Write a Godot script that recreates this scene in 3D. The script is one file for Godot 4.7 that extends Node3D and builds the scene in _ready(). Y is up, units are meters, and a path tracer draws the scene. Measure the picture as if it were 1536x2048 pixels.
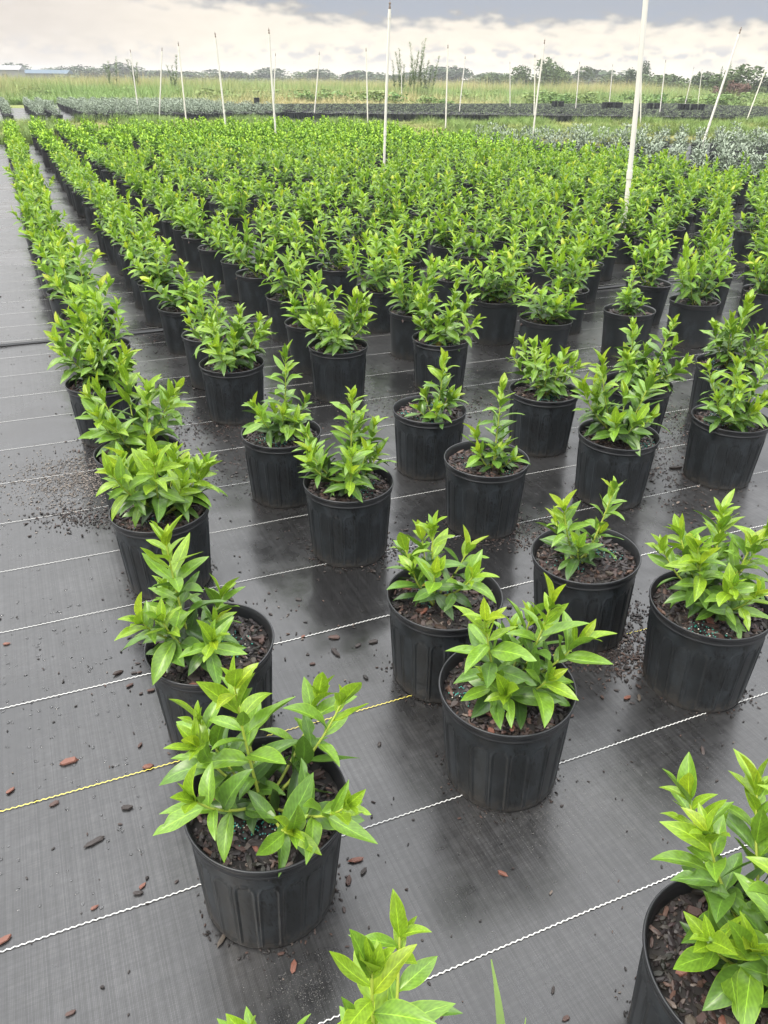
extends Node3D
# A container nursery after rain: rows of green shrubs in black pots on woven ground cover.

const ROW_TURN := 0.437            # the rows run this far to the left of the view
const LINE_YAW := -0.384854        # direction of the printed stripes in the fabric
const POT_HEIGHT := 0.242
const SOIL_LEVEL := 0.212

var rng := RandomNumberGenerator.new()
var taken := {}
var mats := {}
var leaf_meshes: Array[ArrayMesh] = []
var leaf_low: Array = []
var leaf_tiny: Array = []


# ------------------------------------------------------------------ naming
func numbered(called: String) -> String:
	var n: int = taken.get(called, 0)
	taken[called] = n + 1
	return called if n == 0 else "%s_%03d" % [called, n]


func tag(o: Node, label := "", category := "", group := "", kind := "") -> void:
	if label: o.set_meta("label", label)
	if category: o.set_meta("category", category)
	if group: o.set_meta("group", group)
	if kind: o.set_meta("kind", kind)


func thing(called: String, label: String, category: String, at: Vector3, turn := 0.0, group := "") -> Node3D:
	var o := Node3D.new()
	o.name = numbered(called)
	add_child(o)
	o.position = at
	o.rotation.y = turn
	tag(o, label, category, group)
	return o


func part(called: String, mesh: Mesh, material: Material, parent: Node, xf := Transform3D(), kind := "") -> MeshInstance3D:
	var o := MeshInstance3D.new()
	o.name = numbered(called) if parent == self else called
	o.mesh = mesh
	if material: o.material_override = material
	o.transform = xf
	parent.add_child(o, true)
	if kind: o.set_meta("kind", kind)
	return o


func scatter(called: String, mesh: Mesh, material: Material, parent: Node, places: Array[Transform3D], tints: PackedColorArray = PackedColorArray()) -> MultiMeshInstance3D:
	var mm := MultiMesh.new()
	mm.transform_format = MultiMesh.TRANSFORM_3D
	mm.use_colors = tints.size() > 0
	mm.mesh = mesh
	mm.instance_count = places.size()
	for i in places.size():
		mm.set_instance_transform(i, places[i])
		if tints.size(): mm.set_instance_color(i, tints[i])
	var o := MultiMeshInstance3D.new()
	o.name = numbered(called) if parent == self else called
	o.multimesh = mm
	o.material_override = material
	parent.add_child(o, true)
	o.set_meta("kind", "stuff")
	return o


func uv_to_world(u: float, v: float, y := 0.0) -> Vector3:
	var c := cos(ROW_TURN)
	var s := sin(ROW_TURN)
	return Vector3(u * c - v * s, y, -(u * s + v * c))


func rf(a: float, b: float) -> float:
	return rng.randf_range(a, b)


# ------------------------------------------------------------------ materials
func lin(r: float, g: float, b: float) -> Color:
	return Color(r, g, b).linear_to_srgb()


func plain(c: Color, rough := 0.6, spec := 0.5) -> StandardMaterial3D:
	var m := StandardMaterial3D.new()
	m.albedo_color = c
	m.roughness = rough
	m.metallic_specular = spec
	return m


func bytes_image(w: int, h: int, data: PackedByteArray, fmt := Image.FORMAT_RGB8) -> ImageTexture:
	return ImageTexture.create_from_image(Image.create_from_data(w, h, false, fmt, data))


func noise(sd: int, freq: float, oct := 3) -> FastNoiseLite:
	var n := FastNoiseLite.new()
	n.seed = sd
	n.frequency = freq
	n.fractal_octaves = oct
	n.noise_type = FastNoiseLite.TYPE_SIMPLEX_SMOOTH
	return n


func leaf_texture() -> ImageTexture:
	var w := 96
	var h := 192
	var d := PackedByteArray()
	d.resize(w * h * 3)
	var n := noise(5, 0.035, 3)
	for j in h:
		var t := (j + 0.5) / h
		for i in w:
			var s := absf((i + 0.5) / w * 2.0 - 1.0)
			var b := 0.70 + 0.09 * n.get_noise_2d(i, j)
			var vein := absf(fposmod(t * 11.0 - s * 2.6 + (0.5 if i < w / 2 else 0.0), 1.0) - 0.5) * 2.0
			b += 0.10 * smoothstep(0.80, 1.0, vein) * (1.0 - s) - 0.04 * smoothstep(0.5, 0.0, vein)
			var rib := 1.0 - smoothstep(0.02, 0.055, s + t * 0.015)
			var edge := smoothstep(0.90, 0.98, s)
			var r := b + 0.34 * rib + 0.16 * edge
			var g := b + 0.27 * rib + 0.12 * edge
			var bl := b + 0.20 * rib
			var k := (j * w + i) * 3
			d[k] = clampi(int(clampf(r, 0, 1) * 255), 0, 255)
			d[k + 1] = clampi(int(clampf(g, 0, 1) * 255), 0, 255)
			d[k + 2] = clampi(int(clampf(bl, 0, 1) * 255), 0, 255)
	return bytes_image(w, h, d)


func pot_texture() -> ImageTexture:
	var w := 1024
	var h := 256
	var d := PackedByteArray()
	d.resize(w * h * 3)
	var n := noise(11, 0.012, 4)
	var f := noise(12, 0.09, 2)
	for j in h:
		for i in w:
			var a := TAU * i / w
			var x := cos(a) * 160.0
			var z := sin(a) * 160.0
			var dust := smoothstep(-0.15, 0.55, n.get_noise_3d(x, j * 0.8, z)) * 0.8
			dust += smoothstep(0.25, 0.6, f.get_noise_3d(x, j, z)) * 0.35
			dust += 0.30 * smoothstep(h * 0.75, h, float(j))
			var b := 0.128 + 0.080 * dust
			var k := (j * w + i) * 3
			d[k] = int(b * 0.90 * 245)
			d[k + 1] = int(b * 0.995 * 245)
			d[k + 2] = int(b * 1.07 * 245)
			var mud := smoothstep(0.80, 1.0, float(j) / h + 0.16 * n.get_noise_3d(x * 2.0, j * 2.0, z * 2.0) + 0.12 * f.get_noise_3d(x, j, z))
			if mud > 0.0:
				d[k] = int(lerpf(d[k], 58, mud * 0.7))
				d[k + 1] = int(lerpf(d[k + 1], 53, mud * 0.7))
				d[k + 2] = int(lerpf(d[k + 2], 48, mud * 0.7))
	# rain streaks: short dark wet dashes on the weather side
	var r := RandomNumberGenerator.new()
	r.seed = 77
	for q in 330:
		var i0 := int(r.randf() * w * 0.30)
		var j0 := int(20 + r.randf() * (h - 50))
		var ln := r.randi_range(4, 17)
		var wide := r.randi_range(2, 4)
		for jj in ln:
			for ii in wide:
				var k := (clampi(j0 + jj, 0, h - 1) * w + (i0 + ii - jj / 4 + w) % w) * 3
				d[k] = 13
				d[k + 1] = 14
				d[k + 2] = 15
	return bytes_image(w, h, d)


func weave_texture() -> ImageTexture:
	# 0.36 m of woven tape: tapes along v show as fine ridges, crossed by finer threads
	var s := 768
	var d := PackedByteArray()
	d.resize(s * s * 3)
	var r := RandomNumberGenerator.new()
	r.seed = 4
	var warp := PackedFloat32Array()
	var weft := PackedFloat32Array()
	for i in 144: warp.append(r.randf_range(-1, 1))
	for i in 192: weft.append(r.randf_range(-1, 1))
	var n := noise(8, 0.02, 3)
	var fleck := noise(9, 0.3, 1)
	for j in s:
		var wy := j * 192.0 / s
		var row := int(wy) % 192
		var fy := wy - floorf(wy)
		for i in s:
			var wx := i * 144.0 / s
			var col := int(wx) % 144
			var fx := wx - floorf(wx)
			var over := (col + row) % 2 == 0
			var b := 0.70
			b += 0.10 * (sin(fx * PI) - 0.6) + 0.06 * (sin(fy * PI) - 0.6)
			b += 0.15 * warp[col] * (1.0 if over else 0.45) + 0.05 * weft[row]
			if fx < 0.18: b -= 0.20
			if not over and fy < 0.25: b -= 0.10
			b += 0.10 * n.get_noise_2d(i, j)
			if fleck.get_noise_2d(i, j) > 0.62: b += 0.15
			var k := (j * s + i) * 3
			var q := clampi(int(b * 255), 0, 255)
			d[k] = q
			d[k + 1] = q
			d[k + 2] = q
	return bytes_image(s, s, d)


func seamless(sd: int, freq: float, oct: int, size: int) -> Image:
	var n := noise(sd, freq, oct)
	return n.get_seamless_image(size, size, false, false, 0.2, true)


func ground_textures() -> Array:
	# dust and damp over 7 m of fabric, repeated; returns albedo and roughness
	var s := 1024
	var big := seamless(21, 0.006, 4, s)
	var mid := seamless(22, 0.03, 3, s)
	var fine := seamless(23, 0.16, 2, s)
	var da := PackedByteArray()
	var dr := PackedByteArray()
	da.resize(s * s * 3)
	dr.resize(s * s * 3)
	var pb := big.get_data()
	var pm := mid.get_data()
	var pf := fine.get_data()
	for i in s * s:
		var a := pb[i] / 255.0
		var b := pm[i] / 255.0
		var c := pf[i] / 255.0
		var dust := clampf((a - 0.35) * 1.3 + (b - 0.5) * 0.7 + (c - 0.5) * 0.35, 0.0, 1.0)
		var v := 0.205 + 0.115 * dust - 0.022 * smoothstep(0.58, 0.25, a + (b - 0.5) * 0.15)
		da[i * 3] = int(v * 1.0 * 255)
		da[i * 3 + 1] = int(v * 1.0 * 255)
		da[i * 3 + 2] = int(v * 1.01 * 255)
		var wet := smoothstep(0.62, 0.30, a + (b - 0.5) * 0.15)
		var q := clampi(int((0.31 - 0.10 * wet + (c - 0.5) * 0.10) * 255), 30, 255)
		dr[i * 3] = q
		dr[i * 3 + 1] = q
		dr[i * 3 + 2] = q
	var rel := Image.create_empty(s, s, false, Image.FORMAT_L8)
	rel = seamless(24, 0.018, 3, s)
	rel.convert(Image.FORMAT_RGB8)
	rel.bump_map_to_normal_map(2.2)
	return [bytes_image(s, s, da), bytes_image(s, s, dr), ImageTexture.create_from_image(rel)]


func make_materials() -> void:
	var lt := leaf_texture()
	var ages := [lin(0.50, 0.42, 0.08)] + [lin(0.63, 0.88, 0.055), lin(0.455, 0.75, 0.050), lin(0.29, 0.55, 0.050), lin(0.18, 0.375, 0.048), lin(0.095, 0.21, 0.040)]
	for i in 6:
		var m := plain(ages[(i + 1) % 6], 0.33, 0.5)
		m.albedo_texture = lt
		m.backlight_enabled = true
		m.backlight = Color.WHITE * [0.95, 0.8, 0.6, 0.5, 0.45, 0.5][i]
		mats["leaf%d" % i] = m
	var f := plain(Color.WHITE, 0.38, 0.5)
	f.albedo_texture = lt
	f.vertex_color_use_as_albedo = true
	f.backlight_enabled = true
	f.backlight = Color(0.9, 0.9, 0.9)
	mats.foliage = f
	var sf := plain(Color.WHITE, 0.6, 0.4)
	sf.vertex_color_use_as_albedo = true
	sf.backlight_enabled = true
	sf.backlight = Color(0.4, 0.4, 0.4)
	mats.tinted = sf
	mats.stem = plain(lin(0.33, 0.40, 0.06), 0.5)
	mats.old_stem = plain(lin(0.13, 0.13, 0.04), 0.6)
	var p := plain(Color.WHITE, 0.40, 0.5)
	p.albedo_texture = pot_texture()
	mats.pot = p
	mats.pot_plain = plain(lin(0.015, 0.019, 0.022), 0.42)
	mats.rim = plain(lin(0.019, 0.020, 0.022), 0.30)
	mats.soil = plain(lin(0.011, 0.009, 0.008), 0.8)
	var ch := plain(Color.WHITE, 0.55, 0.5)
	ch.vertex_color_use_as_albedo = true
	mats.chip = ch
	mats.prill = plain(Color.WHITE, 0.35)
	mats.prill.vertex_color_use_as_albedo = true
	mats.white_line = plain(lin(0.52, 0.52, 0.50), 0.7)
	mats.yellow_line = plain(lin(0.60, 0.52, 0.10), 0.7)
	mats.pvc = plain(lin(0.70, 0.67, 0.61), 0.45)
	mats.brass = plain(lin(0.20, 0.15, 0.12), 0.4)
	var gt := ground_textures()
	var g := plain(Color.WHITE, 1.0, 0.6)
	g.albedo_texture = gt[0]
	g.roughness_texture = gt[1]
	g.roughness_texture_channel = BaseMaterial3D.TEXTURE_CHANNEL_RED
	g.uv1_scale = Vector3(1.0 / 7.0, 1.0 / 7.0, 1)
	g.normal_enabled = true                    # shallow wrinkles of the sheet
	g.normal_texture = gt[2]
	g.normal_scale = 0.35
	g.detail_enabled = true
	g.detail_blend_mode = BaseMaterial3D.BLEND_MODE_MUL
	g.detail_albedo = weave_texture()
	g.detail_uv_layer = BaseMaterial3D.DETAIL_UV_2
	g.uv2_scale = Vector3(1.0 / 0.36, 1.0 / 0.36, 1)
	mats.fabric = g


# ------------------------------------------------------------------ mesh helpers
func mesh_from(v: PackedVector3Array, idx: PackedInt32Array, uv := PackedVector2Array(), col := PackedColorArray(), nrm := PackedVector3Array(), uv2 := PackedVector2Array()) -> ArrayMesh:
	var a := []
	a.resize(Mesh.ARRAY_MAX)
	if nrm.is_empty():
		nrm.resize(v.size())
		for i in range(0, idx.size(), 3):
			var n := (v[idx[i + 2]] - v[idx[i]]).cross(v[idx[i + 1]] - v[idx[i]])
			for k in 3: nrm[idx[i + k]] += n
		for i in nrm.size():
			nrm[i] = nrm[i].normalized() if nrm[i].length_squared() > 1e-20 else Vector3.UP
	a[Mesh.ARRAY_VERTEX] = v
	a[Mesh.ARRAY_NORMAL] = nrm
	a[Mesh.ARRAY_INDEX] = idx
	if uv.size(): a[Mesh.ARRAY_TEX_UV] = uv
	if uv2.size(): a[Mesh.ARRAY_TEX_UV2] = uv2
	if col.size(): a[Mesh.ARRAY_COLOR] = col
	var m := ArrayMesh.new()
	m.add_surface_from_arrays(Mesh.PRIMITIVE_TRIANGLES, a)
	return m


class Heap:                                # collects transformed copies of small meshes into one
	var v := PackedVector3Array()
	var n := PackedVector3Array()
	var uv := PackedVector2Array()
	var c := PackedColorArray()
	var idx := PackedInt32Array()
	func add(src: Array, xf: Transform3D, tint: Color) -> void:
		var at := v.size()
		var sv: PackedVector3Array = src[0]
		var sn: PackedVector3Array = src[1]
		var su: PackedVector2Array = src[2]
		var si: PackedInt32Array = src[3]
		var nb := xf.basis.inverse().transposed()
		for i in sv.size():
			v.append(xf * sv[i])
			n.append((nb * sn[i]).normalized())
			uv.append(su[i])
			c.append(tint)
		for i in si: idx.append(at + i)


func arrays_of(m: ArrayMesh) -> Array:
	var a := m.surface_get_arrays(0)
	var uv: PackedVector2Array = a[Mesh.ARRAY_TEX_UV] if a[Mesh.ARRAY_TEX_UV] != null else PackedVector2Array()
	var v: PackedVector3Array = a[Mesh.ARRAY_VERTEX]
	if uv.size() != v.size(): uv.resize(v.size())
	return [v, a[Mesh.ARRAY_NORMAL], uv, a[Mesh.ARRAY_INDEX]]


func heap_mesh(h: Heap) -> ArrayMesh:
	return mesh_from(h.v, h.idx, h.uv, h.c, h.n)


func lathe(profile: PackedVector2Array, segs: int, fluted := false) -> ArrayMesh:
	# profile from the outside bottom upwards: (radius, height); u runs round, v up the profile
	var v := PackedVector3Array()
	var uv := PackedVector2Array()
	var idx := PackedInt32Array()
	var rows := profile.size()
	for j in rows:
		for i in segs + 1:
			var a := TAU * i / segs
			var r := profile[j].x
			if fluted: r += flute(a, profile[j].y)
			v.append(Vector3(cos(a) * r, profile[j].y, sin(a) * r))
			uv.append(Vector2(float(i) / segs, 1.0 - profile[j].y / POT_HEIGHT))
	for j in rows - 1:
		for i in segs:
			var p := j * (segs + 1) + i
			var q := p + segs + 1
			idx.append_array([p, p + 1, q, p + 1, q + 1, q])
	return mesh_from(v, idx, uv)


func tube(pts: PackedVector3Array, radii: PackedFloat32Array, sides := 6) -> ArrayMesh:
	var v := PackedVector3Array()
	var idx := PackedInt32Array()
	for j in pts.size():
		var d := (pts[mini(j + 1, pts.size() - 1)] - pts[maxi(j - 1, 0)]).normalized()
		var x := d.cross(Vector3(0.31, 0.2, 0.93)).normalized()
		var z := x.cross(d).normalized()
		for i in sides:
			var a := TAU * i / sides
			v.append(pts[j] + (x * cos(a) + z * sin(a)) * radii[j])
	for j in pts.size() - 1:
		for i in sides:
			var p := j * sides + i
			var p2 := j * sides + (i + 1) % sides
			idx.append_array([p, p + sides, p2, p2, p + sides, p2 + sides])
	return mesh_from(v, idx)


func leaf_shape(width: float, bend: float, fold: float, twist: float, wave: float, nl: int, nw: int, skew := 0.0, bite := 0.0) -> ArrayMesh:
	# unit length along +Y, upper face towards +Z
	var v := PackedVector3Array()
	var uv := PackedVector2Array()
	var idx := PackedInt32Array()
	var pos := Vector3.ZERO
	var prev := 0.0
	for j in nl + 1:
		var t := float(j) / nl
		if j > 0:
			var a := bend * (t - 0.1) * 1.1
			pos += Vector3(0, cos(a), -sin(a)) * (t - prev)
		prev = t
		var w := pow(sin(PI * pow(t, 0.88)), 0.85) * 0.5 * width if t > 0.0 and t < 1.0 else 0.0
		w *= 1.0 - 0.75 * smoothstep(0.17, 0.0, t)
		if j == 0: w = 0.018
		if j == nl: w = 0.003
		var tw := twist * t
		for i in nw + 1:
			var s := float(i) / nw * 2.0 - 1.0
			var x := s * w
			if bite > 0.0 and s > 0.0: x *= 1.0 - 0.62 * exp(-pow((t - bite) / 0.07, 2.0))
			var z := absf(s) * w * fold + wave * w * sin(t * 9.0 + s * 1.3) * absf(s)
			v.append(pos + Vector3(x * cos(tw) - z * sin(tw) + skew * t * t, 0, x * sin(tw) + z * cos(tw)))
			uv.append(Vector2(s * 0.5 + 0.5, t))
	for j in nl:
		for i in nw:
			var p := j * (nw + 1) + i
			var q := p + nw + 1
			idx.append_array([p, q, p + 1, p + 1, q, q + 1])
	return mesh_from(v, idx, uv)


func chip_shape(sd: int) -> ArrayMesh:
	var r := RandomNumberGenerator.new()
	r.seed = sd
	var v := PackedVector3Array()
	var n := 6
	for lay in 3:
		for i in n:
			var a := TAU * i / n + r.randf_range(-0.25, 0.25)
			var rad := r.randf_range(0.34, 0.52) * (0.82 if lay != 1 else 1.0)
			v.append(Vector3(cos(a) * rad, [0.0, 0.16, 0.34][lay] + r.randf_range(-0.05, 0.05), sin(a) * rad * 0.62))
	v.append(Vector3(0, 0.37 + r.randf_range(-0.05, 0.06), 0))
	var flat := PackedVector3Array()
	var idx := PackedInt32Array()
	var order := PackedInt32Array()
	for lay in 2:
		for i in n:
			var p := lay * n + i
			var p2 := lay * n + (i + 1) % n
			order.append_array([p, p2, p + n])
			order.append_array([p2, p2 + n, p + n])
	for i in n: order.append_array([2 * n + i, 2 * n + (i + 1) % n, 3 * n])
	for k in order:
		idx.append(flat.size())
		flat.append(v[k])
	return mesh_from(flat, idx)


# ------------------------------------------------------------------ pots
var pot_fine: ArrayMesh
var pot_mid: ArrayMesh
var rim_fine: ArrayMesh
var rim_mid: ArrayMesh
var soil_mesh: ArrayMesh
var mulch_fine: Array[ArrayMesh] = []
var mulch_mid: ArrayMesh
var prills: Array[ArrayMesh] = []
var chips: Array[ArrayMesh] = []


func wall_radius(y: float) -> float:
	return lerpf(0.1165, 0.1290, y / 0.216)


func flute(a: float, y: float) -> float:
	# twenty arched panels pressed into the wall, each outlined by a raised bead
	var pitch := TAU / 20.0
	var x := (fposmod(a, pitch) - pitch * 0.5) * wall_radius(y)
	var hw := 0.0158
	var top := 0.186
	var d: float
	if y > top - hw:
		d = hw - Vector2(x, y - (top - hw)).length()
	else:
		d = minf(hw - absf(x), y - 0.010)
	var bead := exp(-pow(d / 0.0016, 2.0)) * 0.0019
	return bead - 0.0010 * smoothstep(0.0, 0.003, d)


func chip_tint(r: RandomNumberGenerator) -> Color:
	var k := r.randf()
	if k < 0.62: return Color(0.017, 0.0125, 0.011) * r.randf_range(0.6, 1.5)
	if k < 0.86: return Color(0.032, 0.019, 0.015) * r.randf_range(0.6, 1.4)
	if k < 0.96: return Color(0.070, 0.040, 0.030) * r.randf_range(0.7, 1.3)
	return Color(0.15, 0.12, 0.10) * r.randf_range(0.7, 1.2)


func make_pots() -> void:
	for i in 8: chips.append(chip_shape(100 + i))
	var prof := PackedVector2Array([Vector2(0.0, 0.004), Vector2(0.1125, 0.004), Vector2(0.1130, 0.001), Vector2(0.1148, 0.0), Vector2(0.1160, 0.0015)])
	for j in 44:
		var y := 0.004 + j * (0.212 / 43.0)
		prof.append(Vector2(wall_radius(y), y))
	pot_fine = lathe(prof, 400, true)
	var pm := PackedVector2Array([Vector2(0.112, 0.002), Vector2(0.1155, 0.0), Vector2(0.1170, 0.004), Vector2(0.1290, 0.216)])
	pot_mid = lathe(pm, 28)
	var rp := PackedVector2Array([Vector2(0.1290, 0.2150), Vector2(0.1322, 0.2165), Vector2(0.1330, 0.2185), Vector2(0.1322, 0.2205), Vector2(0.1308, 0.2220),
		Vector2(0.1312, 0.2315), Vector2(0.1340, 0.2335), Vector2(0.1362, 0.2352), Vector2(0.1370, 0.2385), Vector2(0.1362, 0.2412), Vector2(0.1345, 0.2420),
		Vector2(0.1325, 0.2405), Vector2(0.1318, 0.2360), Vector2(0.1290, 0.2340), Vector2(0.1275, 0.2200), Vector2(0.1250, 0.2050)])
	rim_fine = lathe(rp, 96)
	var rm := PackedVector2Array([Vector2(0.1290, 0.2150), Vector2(0.1330, 0.2185), Vector2(0.1310, 0.2230), Vector2(0.1320, 0.2325), Vector2(0.1370, 0.2380), Vector2(0.1345, 0.2420), Vector2(0.1300, 0.2350), Vector2(0.1250, 0.2050)])
	rim_mid = lathe(rm, 28)
	# bark mix: a lumpy disc
	var n := noise(31, 18.0, 3)
	var v := PackedVector3Array()
	var idx := PackedInt32Array()
	var rings := 14
	var segs := 48
	for j in rings + 1:
		var r := 0.1262 * j / rings
		for i in segs:
			var a := TAU * i / segs
			var x := cos(a) * r
			var z := sin(a) * r
			v.append(Vector3(x, SOIL_LEVEL + n.get_noise_2d(x, z) * 0.006 + 0.004 * (1.0 - float(j) / rings), z))
	for j in rings:
		for i in segs:
			var p := j * segs + i
			var p2 := j * segs + (i + 1) % segs
			idx.append_array([p, p2, p + segs, p2, p2 + segs, p + segs])
	soil_mesh = mesh_from(v, idx)
	var r := RandomNumberGenerator.new()
	r.seed = 61
	for k in 4:
		var h := Heap.new()
		for i in (900 if k < 3 else 130):
			var a := r.randf() * TAU
			var d := sqrt(r.randf()) * 0.122
			var size := r.randf_range(0.004, 0.017) * (1.0 if r.randf() < 0.8 else 1.5) * (1.0 if k < 3 else 1.6)
			var b := Basis.from_euler(Vector3(r.randf_range(-0.5, 0.5), r.randf() * TAU, r.randf_range(-0.5, 0.5))).scaled_local(Vector3(size * r.randf_range(0.8, 2.2), size * r.randf_range(0.4, 0.9), size))
			h.add(arrays_of(chips[i % 8]), Transform3D(b, Vector3(cos(a) * d, SOIL_LEVEL + 0.001 + r.randf() * 0.004, sin(a) * d)), chip_tint(r))
		if k < 3: mulch_fine.append(heap_mesh(h))
		else: mulch_mid = heap_mesh(h)
	var ball := SphereMesh.new()
	ball.radius = 0.5
	ball.height = 1.0
	ball.radial_segments = 6
	ball.rings = 3
	var pa := ball.get_mesh_arrays()
	var src := [pa[Mesh.ARRAY_VERTEX], pa[Mesh.ARRAY_NORMAL], pa[Mesh.ARRAY_TEX_UV], pa[Mesh.ARRAY_INDEX]]
	for k in 3:
		var h := Heap.new()
		for q in 4:
			var ca := r.randf() * TAU
			var cd := r.randf_range(0.04, 0.105)
			for i in 34:
				var p := Vector2(cos(ca) * cd + r.randfn(0, 0.016), sin(ca) * cd + r.randfn(0, 0.016))
				if p.length() > 0.12: continue
				var tint := Color(0.03, 0.26, 0.20) if r.randf() < 0.68 else (Color(0.62, 0.60, 0.48) if r.randf() < 0.6 else Color(0.10, 0.30, 0.28))
				h.add(src, Transform3D(Basis().scaled(Vector3.ONE * r.randf_range(0.0022, 0.0036)), Vector3(p.x, SOIL_LEVEL + 0.006 + r.randf() * 0.004, p.y)), tint)
		prills.append(heap_mesh(h))


func add_pot(root: Node3D, detail: int, k: int) -> void:
	# detail 2: fine, 1: middling
	var pot := part("pot", pot_fine if detail == 2 else pot_mid, mats.pot, root, Transform3D(Basis(Vector3.UP, rf(0, TAU)) if detail == 1 else Basis(), Vector3.ZERO))
	part("rim", rim_fine if detail == 2 else rim_mid, mats.rim, pot)
	var soil := part("potting_mix", soil_mesh, mats.soil, root)
	if detail == 2:
		part("bark_mulch", mulch_fine[k % 3], mats.chip, soil, Transform3D(Basis(Vector3.UP, rf(0, TAU)), Vector3.ZERO), "stuff")
		part("fertiliser_prills", prills[k % 3], mats.prill, soil, Transform3D(Basis(Vector3.UP, rf(0, TAU)), Vector3.ZERO), "stuff")
	else:
		part("bark_mulch", mulch_mid, mats.chip, soil, Transform3D(Basis(Vector3.UP, rf(0, TAU)), Vector3.ZERO), "stuff")


# ------------------------------------------------------------------ shrubs
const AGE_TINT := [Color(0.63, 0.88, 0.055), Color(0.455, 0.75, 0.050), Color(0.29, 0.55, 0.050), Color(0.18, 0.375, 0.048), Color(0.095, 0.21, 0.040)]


func make_leaves() -> void:
	for i in 18:
		var r := RandomNumberGenerator.new()
		r.seed = 300 + i
		leaf_meshes.append(leaf_shape(r.randf_range(0.27, 0.38), r.randf_range(-0.25, 1.15), r.randf_range(0.12, 0.55), r.randf_range(-0.6, 0.6), r.randf_range(0.03, 0.20), 16 if i > 14 else 10, 4, r.randf_range(-0.14, 0.14), [0.0, 0.62, 0.75, 0.45][maxi(0, i - 14)]))
	leaf_meshes.append(leaf_shape(0.38, 0.15, 0.5, 0.2, 0.05, 10, 4))       # young, cupped upright leaves
	leaf_meshes.append(leaf_shape(0.36, 0.3, 0.6, -0.2, 0.05, 10, 4))
	for i in 5:
		leaf_low.append(arrays_of(leaf_shape(0.35, 0.15 + 0.2 * i, 0.35, -0.2 + 0.1 * i, 0.06, 5, 2)))
	for i in 3:
		leaf_tiny.append(arrays_of(leaf_shape(0.44, 0.3 + 0.2 * i, 0.4, 0.0, 0.0, 3, 2)))


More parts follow.
